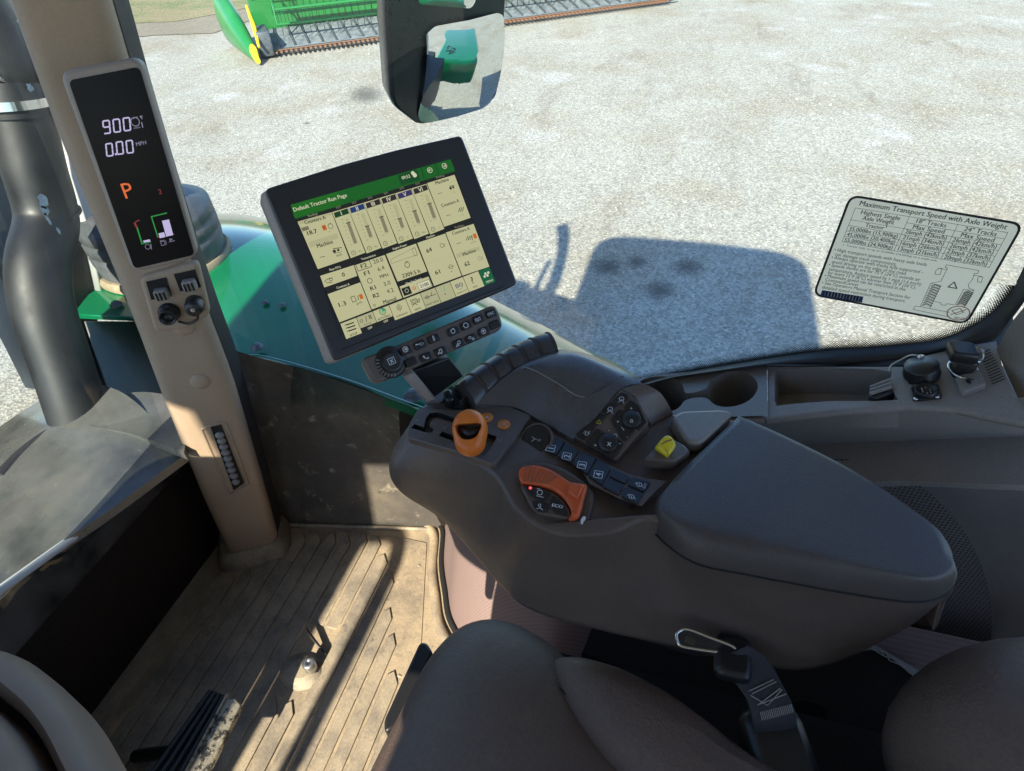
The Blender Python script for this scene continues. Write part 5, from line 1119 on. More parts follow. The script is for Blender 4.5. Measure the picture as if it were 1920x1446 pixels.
for i in range(len(RS) - 1):
    for k in range(6):
        t = k / 6; row = []
        for j in range(len(RS[0])):
            p0 = RS[max(i - 1, 0)][j]; p1 = RS[i][j]; p2 = RS[i + 1][j]; p3 = RS[min(i + 2, len(RS) - 1)][j]
            row.append(0.5 * ((2 * p1) + (p2 - p0) * t + (2 * p0 - 5 * p1 + 4 * p2 - p3) * t * t + (3 * p1 - p0 - 3 * p2 + p3) * t ** 3))
        full.append(row)
full.append(RS[-1]); cen = sum(RS[-1], V()) / len(RS[-1])
full.append([cen + (p - cen) * .8 + V((0, 0, -.015)) for p in RS[-1]])
topin = [p + V((0, 0, .0015)) for p in inset(RS[0], V((0, 0, 1)), .003)]
mb = MB(); mb.loft([topin] + full, M['plastic'], caps=False)
mb.add(topin, [tuple(range(len(topin)))], M['plastic'])
mb.add(full[-1][::-1], [tuple(range(len(topin)))], M['plastic']); mb.build('console_body', ar)
U3 = V((0, 0, 1))
def DK_(x, y, h=0): return on(x, y, 'z', DZ + h)
# shift panel
pan = [(762, 820), (767, 794), (786, 762), (848, 770), (896, 765), (918, 746), (998, 779), (926, 872), (855, 846)]
z3 = lambda L: [(720 + x / 5.163, 620 + y / 5.163) for x, y in L]
slot1 = z3([(262, 945), (292, 905), (385, 935), (405, 850), (440, 800), (520, 790), (700, 850), (720, 915), (620, 880), (505, 850), (458, 870), (445, 930), (478, 955), (465, 985), (420, 988)])
slot2 = z3([(530, 1015), (562, 975), (760, 1045), (900, 1060), (985, 990), (1088, 1022), (1080, 1060), (985, 1212), (915, 1205), (900, 1110), (740, 1105)])
mb = MB(); PT = [DK_(x, y, .010) for x, y in pan]; PR = roundpoly(PT, .006, 3)
mb.loft([[p - U3 * .010 for p in PR], [p - U3 * .0015 for p in PR], inset(PR, U3, .0012)], M['plastic'], caps=False)
holed(mb, inset(PR, U3, .0012), [[DK_(x, y, .010) for x, y in slot1], [DK_(x, y, .010) for x, y in slot2]], M['plastic'], U3, .0095, M['hole'], M['hole']); spn = mb.build('shift_gate_panel', ar)
mb = MB(); sh = Sheet(mb, (0, 0, DZ + .0102), U3, (0, -1, 0), (1, 0, 0), 5.163, (720, 620)); GP = M['grey_print']
for x, y, t, hh in ((460, 905, 'F', 46), (585, 945, 'R', 40), (1112, 1062, 'N', 44), (320, 870, 'P', 34)):
    sh.text(x, y, t, hh, GP, h=1)
sh.strokes(485, 915, 20, [[(-1, 0), (1, 0)]], 4, GP); mb.build('gate_letters', spn)
for x, y, ic in ((913, 784, 0), (945, 797, 1)):
    o = DK_(x, y, .0095); mb = MB(); mb.revolve(o, U3, [(.0085, -.002), (.0085, .0015), (.0078, .0028), (.005, .0034), (0, .0036)], M['amber'], 24); bo = mb.build('round_amber_button', ar)
    mb = MB(); sh = Sheet(mb, o + U3 * .0036, U3, (0, -1, 0), (1, 0, 0)); sh.circ(x, y, 5, M['orange'], 1.5, 2); sh.strokes(x, y, 12, [[(-1, -.6), (0, .6), (1, -.6)], [(-.6, 0), (.6, 0)]], 1.2, M['white'], 2); mb.build('icon', bo)
# orange shift knob
KC = on(882, 812, 'z', .795); kn = (V((-.62, -.05, .78))).normalized()
def NP(x, y, h=0): return hit(x, y, KC, kn) + kn * h
sk_ = thing('shift_knob', 'orange egg shaped shift knob with dark thumb opening on the armrest front', 'shift knob', tuple(DK_(890, 830)))
kout = catmull([NP(x, y) for x, y in ((881, 768), (900, 774), (911, 790), (914, 806), (911, 826), (907, 842), (897, 853), (882, 857), (867, 853), (857, 842), (852, 824), (849, 806), (852, 789), (863, 774))], 4, True)
cen = sum(kout, V()) / len(kout); rg = []
for a in (-80, -60, -35, -10, 15, 35, 52, 66, 78):
    s_ = math.cos(R_(a)) ** .42; rg.append([cen + (p - cen) * s_ + kn * .016 * math.sin(R_(a)) for p in kout])
mb = MB(); mb.loft(rg, M['orange']); kob = mb.build('knob_cap', sk_)
dsh = [(860, 800), (882, 797), (905, 797), (903, 812), (896, 823), (884, 827), (872, 825), (863, 815)]
cut = MB(); dd_ = catmull([NP(x, y) for x, y in dsh], 4, True); cut.loft([[p - kn * .002 for p in dd_], [p + kn * .05 for p in dd_]], M['hole'], smooth=False)
co = cut.build('cutter')
for o_ in (kob, co):
    b_m = bmesh.new(); b_m.from_mesh(o_.data); bmesh.ops.remove_doubles(b_m, verts=b_m.verts, dist=1e-6); bmesh.ops.recalc_face_normals(b_m, faces=b_m.faces); b_m.to_mesh(o_.data); b_m.free()
bmod = kob.modifiers.new('b', 'BOOLEAN'); bmod.object = co; bmod.operation = 'DIFFERENCE'; bmod.solver = 'EXACT'
ROOT_OFF = kob.matrix_world
kob.data.materials.append(M['black'])
bpy.context.view_layer.update()
nm = bpy.data.meshes.new_from_object(kob.evaluated_get(bpy.context.evaluated_depsgraph_get())); kob.modifiers.clear(); kob.data = nm
bpy.data.objects.remove(co)
mb = MB(); dz_ = [p + kn * .0005 for p in dd_]; c_ = sum(dz_, V()) / len(dz_); mb.loft([[c_ + (p - c_) * .97 for p in dz_], [c_ + (p - c_) * .97 + kn * .002 for p in dz_]], M['black'], smooth=False); mb.build('thumb_recess', sk_)
mb = MB(); a_, b_2, c_2 = NP(866, 806, .003), NP(883, 814, .009), NP(901, 805, .003); mb.tube(catmull([a_, b_2, c_2], 5), .0045, M['black'], 10); mb.build('thumb_switch', sk_)
mb = MB(); mb.tube([DK_(890, 830, -.005), KC - kn * .012], [.009, .008], M['black'], 12); mb.build('stem', sk_)
# front micro lever recess
mb = MB(); G = roundpoly([DK_(x, y, .004) for x, y in ((826, 742), (848, 728), (894, 752), (868, 768), (836, 764))], .003); mb.slab(G, U3, .004, M['hole']); mb.build('front_recess', ar)
mb = MB(); a = DK_(843, 752, .008); mb.box(a + V((0, 0, .006)), (.022, .012, .014), M['key'], Matrix.Rotation(.6, 3, 'Z'), bev=.003); mb.box(DK_(873, 752, .012), (.024, .005, .012), M['black'], Matrix.Rotation(-.2, 3, 'Z'), bev=.001); mb.build('front_rocker', ar)
mb = MB(); G = roundpoly([DK_(x, y, .006) for x, y in ((797, 757), (812, 744), (836, 734), (842, 740), (828, 758), (800, 760))], .003); mb.slab(G, U3, .004, M['plastic']); tb_ = mb.build('front_tab', ar)
mb = MB(); sh = Sheet(mb, (0, 0, DZ + .0102), U3, (0, -1, 0), (1, 0, 0)); sh.text(812, 750, 'SCV', 6, GP); mb.build('letters', tb_)
# paddle levers
axs = catmull([on(872, 752, 'z', .743), on(902, 726, 'z', .750), on(938, 701, 'z', .756), on(971, 682, 'z', .760), on(1004, 666, 'z', .763), on(1036, 655, 'z', .765)], 8)
tot = [0]
for a, b in zip(axs, axs[1:]): tot.append(tot[-1] + (b - a).length)
def apt(t):
    d = t * tot[-1]
    for i in range(len(axs) - 1):
        if tot[i + 1] >= d: return axs[i].lerp(axs[i + 1], (d - tot[i]) / (tot[i + 1] - tot[i])), (axs[i + 1] - axs[i]).normalized()
    return axs[-1], (axs[-1] - axs[-2]).normalized()
def paddle(t0, t1, rad, m, name, par):
    rg = []
    for k in range(7):
        t = lerp(t0, t1, k / 6); p, d = apt(t); side = d.cross(U3).normalized(); rr2 = rad * (1 - .03 * abs(2 * k / 6 - 1) ** 4)
        rg.append([p + (side * math.cos(a) + U3 * math.sin(a)) * rr2 for a in [math.pi * (-.35 + 1.7 * j / 22) for j in range(23)]])
    mb = MB(); mb.loft(rg, m); return mb.build(name, par)
for i in range(6):
    t0 = i / 6 + .004; t1 = (i + 1) / 6 - .026
    pl = paddle(t0, t1, .0255, M['paddle'], 'paddle_lever', ar)
    tag(pl)
    paddle(t1 + .003, t1 + .009, .0265, M['plastic'], 'paddle_fin', ar); paddle(t1 + .015, t1 + .021, .0260, M['plastic'], 'paddle_fin', ar)
# curved cover
T_ = [on(892, 757, 'z', .752), on(950, 704, 'z', .772), on(1005, 671, 'z', .778), on(1048, 655, 'z', .774)]
Bt = [on(1075, 823, 'z', .745), on(1120, 776, 'z', .768), on(1165, 729, 'z', .780), on(1203, 718, 'z', .782)]
Lf = [T_[0], on(960, 762, 'z', .746), on(1002, 782, 'z', .744), on(1040, 804, 'z', .742), Bt[0]]
Rt = [T_[-1], on(1078, 658, 'z', .774), on(1108, 666, 'z', .775), on(1160, 690, 'z', .778), Bt[-1]]
gd = coons(T_, Bt, Lf, Rt, 28, 28, lambda u, v: (0, 0, .016 * math.sin(math.pi * u) * math.sin(math.pi * v)))
mb = MB(); mb.grid(gd, M['cover'], thick=.035, nrm=(0, 0, 1)); cvr = mb.build('curved_cover', ar)
# seam of the hinged flap in the cover (thin line following the surface; pale first stretch paints a highlight)
def on_grid(px, py):
    best = None
    for r in gd:
        for p in r:
            c = RW.transposed() @ (p - CAM); x = 960 + F * c.x / -c.z; y = 723 - F * c.y / -c.z; d = (x - px) ** 2 + (y - py) ** 2
            if best is None or d < best[0]: best = (d, p)
    return on(px, py, 'z', best[1].z) + V((0, 0, .0010))
seam = catmull([on_grid(x, y) for x, y in ((978, 692), (985, 690), (1010, 700), (1045, 720), (1072, 738), (1088, 745), (1100, 744), (1130, 728), (1168, 706))], 5)
mb = MB(); mb.tube(seam[:30], .0010, M['plastic_grey'], 6); mb.tube([p - V((0, 0, .0004)) for p in seam[28:]], .0009, M['black'], 6); mb.build('flap_seam', cvr)
gd2 = coons([on(1165, 729, 'z', .781), on(1203, 718, 'z', .783)], [on(1220, 794, 'z', .742), on(1262, 776, 'z', .738)], [on(1165, 729, 'z', .781), on(1192, 752, 'z', .770), on(1220, 794, 'z', .742)], [on(1203, 718, 'z', .783), on(1238, 742, 'z', .768), on(1262, 776, 'z', .738)], 8, 14, lambda u, v: (0, 0, .004 * math.sin(math.pi * v)))
mb = MB(); mb.grid(gd2, M['plastic'], thick=.03, nrm=(0, 0, 1)); mb.build('cover_shoulder', ar)
# button pod
A_ = [on(1077, 820, 'z', .7475), on(1166, 731, 'z', .780), on(1219, 792, 'z', .752), on(1154, 862, 'z', .741)]
pn = (A_[1] - A_[0]).cross(A_[3] - A_[0]).normalized()
if pn.z < 0: pn = -pn
pO = A_[0]
def BP(x, y, h=0): return hit(x, y, pO, pn) + pn * h
mb = MB(); G = roundpoly([BP(x, y, -.03) for x, y in ((1076, 819), (1164, 731), (1180, 738), (1202, 760), (1217, 792), (1155, 863))], .003); mb.slab(G, pn, .031, M['plastic'], bev=.001); pod = mb.build('button_pod', ar)
z4 = lambda L: [(960 + x / 4.819, 700 + y / 4.819) for x, y in L]
def key4(L, name='pod_key', h=.0025, m='key', par=ar, P_=BP, nrm=pn, b=.0008):
    mb = MB(); G = roundpoly([P_(x, y, .0005) for x, y in z4(L)], .0018, 2); mb.slab(G, nrm, h, M[m], bev=b); return mb.build(name, par)
def icon4(par, fn, P_=BP, nrm=pn, h=.0033, u=(0, -1, 0), v=(1, 0, 0)):
    mb = MB(); uu = V(u); uu = (uu - nrm * uu.dot(nrm)).normalized(); vv = nrm.cross(uu); sh = Sheet(mb, P_(1130, 800, h), nrm, uu, vv, 4.819, (960, 700)); sh.lay = .0002; fn(sh)
    if mb.v: mb.build('icon', par)
W = M['white']
k1 = key4([(570, 560), (690, 455), (755, 490), (650, 615), (600, 590)]); icon4(k1, lambda s: (s.rect(675, 545, 26, 30, W, 1, 4), s.strokes(675, 545, 66, [[(-1, 0), (-.7, 0)], [(1, 0), (.7, 0)], [(-.7, .7), (-.5, .5)], [(.7, .7), (.5, .5)]], 4, W)))
k2 = key4([(700, 450), (795, 360), (860, 390), (765, 485)]); icon4(k2, lambda s: s.strokes(785, 440, 46, [[(-.9, -.7), (.9, -.7), (0, .9), (-.9, -.7)]], 4, M['yellow']))
k3 = key4([(805, 350), (895, 265), (960, 295), (870, 385)]); icon4(k3, lambda s: (s.circ(888, 325, 22, W, 4), s.strokes(888, 340, 50, [[(-1, -.9), (0, .4), (1, -.9)], [(-1.1, .5), (-.7, .5)]], 4, W)))
k4 = key4([(905, 258), (985, 175), (1050, 200), (1060, 240), (968, 290)]); icon4(k4, lambda s: (s.circ(990, 232, 22, W, 4), s.strokes(990, 246, 50, [[(-1, -.9), (0, .4), (1, -.9)], [(-1.1, .5), (-.7, .5)]], 4, W)))
k5 = key4([(660, 622), (770, 505), (1000, 622), (1010, 650), (930, 770), (900, 765), (680, 660)]); icon4(k5, lambda s: (s.text(752, 650, '+', 34, W), s.text(878, 512, '-', 34, W), s.strokes(935, 565, 44, [[(-.6, -.7), (-.6, .6), (.6, .8), (.6, -.5)]], 4, W), s.strokes(975, 637, 16, [[(-1, 0), (1, 0)]], 4, W)))
o = BP(*z4([(870, 640)])[0], .002); mb = MB(); mb.revolve(o, pn, [(.0118, 0), (.0118, .003), (.0108, .0042), (0, .0045)], M['key'], 28); kk = mb.build('pod_dial', ar); icon4(kk, lambda s: s.text(878, 640, 'X', 40, W), h=.007)
k6 = key4([(885, 430), (965, 330), (1010, 345), (1030, 420), (1110, 520), (1030, 622), (1000, 610)]); icon4(k6, lambda s: (s.text(957, 438, '+', 32, W), s.strokes(1000, 500, 40, [[(-.7, .7), (.7, -.7)]], 4, W), s.text(1043, 570, '-', 30, W)))
k7 = key4([(1010, 305), (1075, 245), (1150, 300), (1205, 420), (1225, 450), (1140, 525), (1080, 460), (1030, 400)]); icon4(k7, lambda s: (s.text(1077, 318, '+', 32, W), s.text(1162, 442, '-', 30, W), s.circ(1128, 372, 18, W, 4), s.circ(1128, 372, 8, W, 3)))
o = BP(*z4([(1082, 430)])[0], .0022); mb = MB(); mb.revolve(o, pn, [(.0112, 0), (.0112, .003), (.0102, .0042), (0, .0045)], M['key'], 28); kk = mb.build('pod_dial', ar); icon4(kk, lambda s: (s.strokes(1080, 432, 36, [[(-.6, -.6), (-.6, .5), (.6, .5), (.6, -.6), (-.6, -.6)], [(0, .5), (0, 1)]], 4, W)), h=.007)
# round touch pad
pnn = V((-.42, .22, .88)).normalized(); o = DK_(1005, 823, .006)
def PP(x, y, h=0): return hit(x, y, o, pnn) + pnn * h
mb = MB(); mb.revolve(o - pnn * .010, pnn, [(.0222, 0), (.0222, .009), (.0205, .0115), (.0192, .010)], M['plastic'], 36); mb.build('pad_ring', ar)
mb = MB(); mb.revolve(o, pnn, [(.0190, -.003), (.0188, .0006), (.017, .0010), (0, .0002)], M['black'], 36); pdk = mb.build('round_pad', ar)
def DKp(x, y, h=0): return on(x, y, 'z', DZ + .0015 + h)
icon4(pdk, lambda s: (s.strokes(200, 595, 46, [[(-1, .9), (0, -.2), (1, .9)], [(0, -.2), (0, -1)]], 5, W), s.rect(245, 605, 22, 34, M['grey_print'], 1)), PP, pnn, .0014, (1, 0, 0), (0, 1, 0))
# number keys
strip = z4([(330, 540), (490, 610), (560, 650), (760, 755), (905, 850), (1080, 930), (1395, 985), (1330, 1050), (1170, 1205), (960, 1130), (820, 1060), (700, 1010), (640, 900), (530, 810), (400, 745), (290, 715)])
mb = MB(); mb.slab([DKp(x, y, -.0005) for x, y in strip], U3, .0022, M['plastic'], bev=.0008); mb.build('key_strip', ar)
nk = [('1', [(345, 585), (478, 625), (402, 750), (303, 712)], (350, 678)), ('2', [(482, 640), (605, 705), (535, 825), (412, 760)], (495, 750)), ('3', [(618, 720), (762, 775), (680, 925), (552, 838)], (632, 830)), ('4', [(780, 782), (893, 868), (808, 1020), (690, 938)], (780, 915)),
      ('', [(910, 872), (1062, 945), (1018, 1010), (876, 940)], None), ('', [(862, 955), (1008, 1018), (968, 1112), (815, 1035)], None), ('A', [(1078, 950), (1248, 995), (1190, 1085), (1042, 1020)], (1150, 1008)), ('B', [(1022, 1040), (1185, 1095), (1132, 1195), (985, 1125)], (1080, 1115))]
for t, L, c in nk:
    ko = key4(L, 'number_key' if t.isdigit() else 'soft_key', .0030, 'key', ar, lambda x, y, h=0: DKp(x, y, h + .001), U3)
    if t.isdigit(): icon4(ko, lambda s: (s.rect(c[0], c[1], 78, 74, W, 1, 6), s.text(c[0], c[1], t, 52, W, bold=.03)), DKp, U3, .0048, (1, 0, 0), (0, 1, 0))
    elif c: icon4(ko, lambda s: (s.circ(c[0], c[1], 24, W, 5), s.strokes(c[0], c[1], 90, [[(-.5, -.8), (-.1, -.5)], [(.1, .8), (.5, .5)], [(-.2, 0), (.2, 0)]], 5, W), s.text(c[0] + 50, c[1] + 12, 'AUTO', 16, W) if t == 'A' else None), DKp, U3, .0048, (1, 0, 0), (0, 1, 0))
# throttle dial recess, orange arc and pod
tn_ = V((-.30, .0, .954)).normalized(); tO = on(1030, 925, 'z', DZ + .002)
def TP(x, y, h=0): return hit(x, y, tO, tn_) + tn_ * h
zt = lambda L: [(670 + x / 3.143, 560 + y / 3.143) for x, y in L]
mb = MB(); G = catmull([TP(x, y, -.022) for x, y in ((960, 895), (975, 866), (1010, 858), (1050, 868), (1085, 888), (1112, 915), (1112, 945), (1095, 985), (1050, 990), (1000, 975), (970, 940))], 4, True); mb.slab(G, tn_, .012, M['plastic'], bev=.004); mb.build('throttle_well', ar)
outer_ = [(952, 1032), (965, 1005), (1000, 992), (1060, 990), (1130, 1010), (1200, 1050), (1260, 1090), (1305, 1098), (1345, 1100), (1352, 1120), (1335, 1180), (1325, 1230), (1305, 1285), (1280, 1300), (1245, 1302), (1262, 1270), (1245, 1220), (1200, 1165), (1140, 1125), (1070, 1105), (1000, 1095), (962, 1085)]
mb = MB(); G = catmull([TP(x, y, -.006) for x, y in zt(outer_)], 3, True); mb.slab(G, tn_, .011, M['orange2'], bev=.003)
td = mb.build('throttle_lever', ar)
mb = MB()
for k in range(8):
    a = zt([(1000 + 26 * k, 996 + 3 * k + .7 * k * k)])[0]; b = zt([(985 + 20 * k, 1090 + 1.5 * k)])[0]; mb.tube([TP(*a, .0052), TP(*b, .0052)], .0007, M['rust'], 5)
mb.build('grip_grooves', td)
mb = MB(); a, b, c = [TP(*q, .002) for q in zt([(1262, 1100), (1342, 1112), (1300, 1200)])]; mb.slab(roundpoly([a, b, c, TP(*zt([(1235, 1160)])[0], .002)], .003), tn_, .009, M['orange2'], bev=.003); mb.build('thumb_tab', td)
podp = [(960, 1100), (1010, 1102), (1080, 1115), (1150, 1140), (1205, 1180), (1245, 1235), (1255, 1295), (1120, 1275), (1060, 1262), (1020, 1220), (985, 1150)]
mb = MB(); G = catmull([TP(x, y, -.012) for x, y in zt(podp)], 2, True); mb.slab(G, tn_, .012, M['plastic'], bev=.002); tp_ = mb.build('throttle_pod', ar)
def podk(L, nm): 
    mb = MB(); G = roundpoly([TP(x, y, 0) for x, y in zt(L)], .003, 3); mb.slab(G, tn_, .002, M['key'], bev=.0006); return mb.build(nm, tp_)
def podi(fn, par=None):
    mb = MB(); u_ = V((0, -1, 0)); v_ = tn_.cross(u_); sh = Sheet(mb, TP(1035, 930, .0024), tn_, u_, v_, 3.143, (670, 560)); sh.lay = .0002; fn(sh); mb.build('icon', par or ar)
p1 = podk([(985, 1105), (1070, 1118), (1145, 1152), (1110, 1195), (1040, 1175), (1000, 1145)], 'engine_key'); p2 = podk([(1150, 1160), (1200, 1195), (1232, 1245), (1238, 1290), (1160, 1265), (1130, 1215)], 'economy_key')
p3 = podk([(1030, 1195), (1080, 1185), (1125, 1205), (1130, 1245), (1110, 1262), (1070, 1262), (1040, 1238)], 'cruise_key')
podi(lambda s: (s.circ(1075, 1143, 17, W, 4), s.strokes(1076, 1166, 40, [[(-1, 0), (1, -.1)]], 4, W), s.strokes(1068, 1122, 16, [[(-1, 0), (1, 0)]], 4, W)), p1)
podi(lambda s: s.text(1180, 1222, 'ECO', 19, W, bold=.04, wpx=62), p2)
podi(lambda s: (s.circ(1074, 1218, 9, W, 3), s.strokes(1076, 1236, 36, [[(-1, -.4), (0, .2), (1, -.4)], [(0, .8), (0, 0)]], 3.5, W)), p3)
LR = mat('led_red', (.1, .01, .01), .3, emit=(1.0, .10, .12)); mb = MB(); mb.revolve(TP(*zt([(1021, 1122)])[0], .003), tn_, [(.0019, 0), (.0017, .001), (0, .0014)], LR, 12); mb.build('red_lamp', tp_)
mb = MB(); sh = Sheet(mb, on(1092, 973, 'z', .7205), U3, (0, -1, 0), (1, 0, 0), 3.143, (670, 560)); sh.lay = .0004
sh.mb.add([TP(*q, .0) + V((0, 0, .0)) for q in zt([(1315, 1320), (1318, 1300), (1328, 1285), (1340, 1282), (1348, 1290), (1342, 1305), (1332, 1318), (1328, 1332), (1320, 1330)])], [tuple(range(9))], W)
mb.build('rabbit_symbol', ar)
# rear raised cap, yellow lever
mb = MB(); G = roundpoly([DK_(x, y, 0) for x, y in ((1255, 800), (1272, 786), (1352, 783), (1372, 790), (1312, 846), (1284, 846))], .007, 3); mb.slab(G, U3, .016, M['plastic_grey'], bev=.005); mb.build('rear_cap', ar)
pt_ = thing('yellow_switch', 'yellow push pull switch in a dark wedge holder in front of the lid', 'switch', tuple(DK_(1250, 850)))
mb = MB(); G = [DK_(x, y, .001) for x, y in ((1205, 876), (1228, 852), (1244, 832), (1280, 850), (1290, 862), (1262, 880))]; mb.slab(G, U3, .016, M['plastic'], bev=.003); mb.build('switch_holder', pt_)
yn = V((-.55, -.15, .82)).normalized(); yo = DK_(1250, 836, .028)
def YP(x, y, h=0): return hit(x, y, yo, yn) + yn * h
mb = MB(); G = catmull([YP(x, y, -.014) for x, y in ((1232, 840), (1238, 828), (1248, 817), (1258, 818), (1266, 828), (1267, 838), (1254, 856), (1248, 854))], 3, True); mb.slab(G, yn, .015, M['yellow'], bev=.004)
for k in range(3): mb.tube([YP(1240 + 5 * k, 834 - 3 * k, .0012), YP(1256 + 5 * k - 6, 822 - 1 * k + 5, .0012)], .0007, M['rust'], 5)
mb.build('switch_cap', pt_)
mb = MB(); sh = Sheet(mb, DK_(1268, 856, .0172), U3, (0, -1, 0), (1, 0, 0)); sh.text(1268, 857, 'PTO', 6, GP, shear=0); mb.build('letters', pt_)
# padded lid
seamr = [(1224, 960), (1230, 1000), (1300, 1053), (1400, 1076), (1500, 1095), (1600, 1113), (1700, 1127), (1755, 1122), (1785, 1100), (1797, 1062), (1778, 1010), (1740, 972), (1620, 890), (1500, 832), (1395, 782), (1376, 785), (1320, 838), (1258, 902)]
topr = [(1240, 943), (1254, 968), (1320, 985), (1411, 1005), (1490, 1024), (1565, 1044), (1680, 1074), (1738, 1081), (1774, 1068), (1787, 1048), (1773, 1012), (1738, 975), (1618, 893), (1500, 831), (1394, 784), (1379, 787), (1322, 840), (1259, 904)]
TR = [on(x, y, 'z', .748) for x, y in topr]
SR = [on(x, y, 'z', .714) if i < 9 else V((TR[i].x + .002, TR[i].y - .001, .714 if i < 14 else .730)) for i, (x, y) in enumerate(seamr)]
mid = [a.lerp(b, .25) + V((0, 0, .010)) for a, b in zip(SR, TR)]
RR = [catmull(r, 5, True) for r in (SR, mid, TR)]
lid = []
for k in range(9):
    t = k / 8; lid.append([a * (1 - t) ** 2 + (V((a.x, a.y, 0)) * .80 + V((c.x, c.y, 0)) * .20 + V((0, 0, c.z + .0005))) * 2 * t * (1 - t) + c * t * t for a, b, c in zip(*RR)])
cn = sum(RR[2], V()) / len(RR[2])
for s_, h_ in ((.93, .0002), (.82, .0004), (.6, .0006)): lid.append([cn + (p - cn) * s_ + V((0, 0, h_)) for p in RR[2]])
mb = MB(); mb.loft(lid, M['plastic_soft'], caps=False); mb.add(lid[-1], [tuple(range(len(lid[-1])))], M['plastic_soft'], True); ldo = mb.build('padded_lid', ar)
mb = MB(); mb.tube([p + V((0, 0, -.001)) for p in RR[0]], .0016, M['hole'], 6, closed=True); mb.build('lid_seam', ar)

# ================================================================== SEAT, BUCKLE
se = thing('operator_seat', 'dark brown leather operator seat cushion at the bottom of the cab', 'seat', (.1, 0, .3))
def cushion(outline, z0, z1, m, name, par, dome=.02, exp=.5, lean=None):
    O = catmull([V((x, y, 0)) for x, y in outline], 5, True); c = sum(O, V()) / len(O); rg = []
    for k in range(15):
        a = R_(-60 + 148 * k / 14); s_ = max(.02, math.cos(a)) ** exp; h = lerp(z0, z1, .5 + .5 * math.sin(a)) + (dome * (1 - s_) if a > 0 else 0)
        rg.append([V((c.x + (p.x - c.x) * s_, c.y + (p.y - c.y) * s_, h)) for p in O])
    mb = MB(); mb.loft(rg, m); return mb.build(name, par)
cushion([(-.30, .26), (0, .275), (.16, .268), (.26, .258), (.34, .246), (.395, .215), (.415, .160), (.395, .085), (.345, .015), (.30, -.06), (.28, -.16), (.25, -.30), (0, -.33), (-.28, -.3), (-.34, 0)], .40, .525, M['leather'], 'seat_cushion', se, .015, .42)
cushion([(.365, .085), (.375, .03), (.36, -.04), (.335, -.10), (.300, -.17), (.275, -.25), (.25, -.33), (.19, -.34), (.17, -.22), (.20, -.10), (.25, .0), (.31, .065)], .38, .56, M['leather'], 'side_bolster', se, .01, .5)
mb = MB(); e = catmull([V((.405, .075, .40)), V((.36, .105, .47)), V((.325, .065, .518)), V((.275, -.02, .535)), V((.23, -.10, .545)), V((.195, -.2, .55))], 6); mb.tube(e, .0018, M['hole'], 6); mb.build('seam_piping', se)
mb = MB()
for p, q in zip(e[::1], e[1::1]):
    for k in (.1, .6): a_ = p.lerp(q, k) + V((.007, .003, .003)); mb.tube([a_, a_ + (q - p) * .3], .0007, M['column'], 5)
mb.build('seam_stitching', se)
# backrest wing (right foreground)
mb = MB(); rg = []
C0 = V((.345, -.465, .575))
for k in range(17):
    a = -88 + 176 * k / 16; s_ = max(.01, math.cos(R_(a))) ** .6
    rg.append([C0 + V((.118 * s_ * math.cos(t) + .05 * math.sin(R_(a)) * 0, .17 * s_ * math.sin(t), .14 * math.sin(R_(a)))) for t in [2 * math.pi * j / 36 for j in range(36)]])
mb.loft(rg, M['leather']); mb.build('backrest_wing', se)
mb = MB(); P = [on(x, y, 'z', .42) for x, y in ((803, 1216), (790, 1216), (724, 1362), (726, 1385), (745, 1375), (815, 1235))]; mb.slab(roundpoly(P, .006), U3, .02, M['black'], bev=.004); mb.build('side_handle', se)
# seat suspension housing (dark) under/behind
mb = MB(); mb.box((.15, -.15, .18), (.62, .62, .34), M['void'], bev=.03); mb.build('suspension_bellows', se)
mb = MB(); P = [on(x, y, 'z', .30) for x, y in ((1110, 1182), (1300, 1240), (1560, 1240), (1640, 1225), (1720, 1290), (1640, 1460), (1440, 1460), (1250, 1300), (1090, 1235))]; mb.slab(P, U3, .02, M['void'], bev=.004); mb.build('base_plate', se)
bk = thing('belt_buckle', 'black seat belt webbing with pale stitching and a chrome latch plate beside the seat', 'seat belt', tuple(on(1400, 1280, 'z', .5)))
bn = V((-.45, -.1, .88)).normalized(); bo_ = on(1320, 1205, 'z', .605)
def QP(x, y, h=0): return hit(x, y, bo_, bn) + bn * h
lo_ = catmull([QP(x, y) for x, y in ((1268, 1192), (1274, 1183), (1290, 1180), (1330, 1195), (1375, 1213), (1372, 1224), (1340, 1222), (1300, 1216), (1275, 1210))], 4, True)
mb = MB(); mb.tube(lo_, .0022, M['chrome'], 8, closed=True); mb.build('latch_loop', bk)
mb = MB(); holed(mb, lo_, [[QP(x, y) for x, y in ((1286, 1192), (1306, 1200), (1302, 1212), (1282, 1204))]], M['black'], bn); mb.build('latch_plate', bk)
mb = MB(); L_ = catmull([QP(1352, 1232, .0), QP(1372, 1270), QP(1400, 1310), QP(1412, 1350), QP(1425, 1385, -.02)], 4); R2 = catmull([QP(1400, 1210, .006), QP(1440, 1238), QP(1465, 1280), QP(1490, 1330), QP(1508, 1372, -.02)], 4)
mb.grid([[a.lerp(b, t) + bn * .003 * math.sin(math.pi * t) for t in (0, .25, .5, .75, 1)] for a, b in zip(L_, R2)], M['webbing'], thick=.004, nrm=bn); wb = mb.build('webbing', bk)
mb = MB(); z7 = lambda x, y: (900 + x / 1.882, 1080 + y / 1.882)
for L in ([(945, 405), (1030, 365)], [(955, 415), (1040, 372)], [(950, 420), (1010, 455), (1060, 400)], [(985, 450), (1075, 415)], [(975, 455), (1055, 395)]):
    mb.tube([QP(*z7(*p), .0045) for p in L], .0006, M['thread'], 5)
for k in range(18): mb.tube([QP(*z7(985 + 6.3 * k, 478 - 1.6 * k), .0045), QP(*z7(992 + 6.3 * k, 508 - 1.6 * k), .0045)], .0005, M['thread'], 4)
mb.build('stitching', wb)
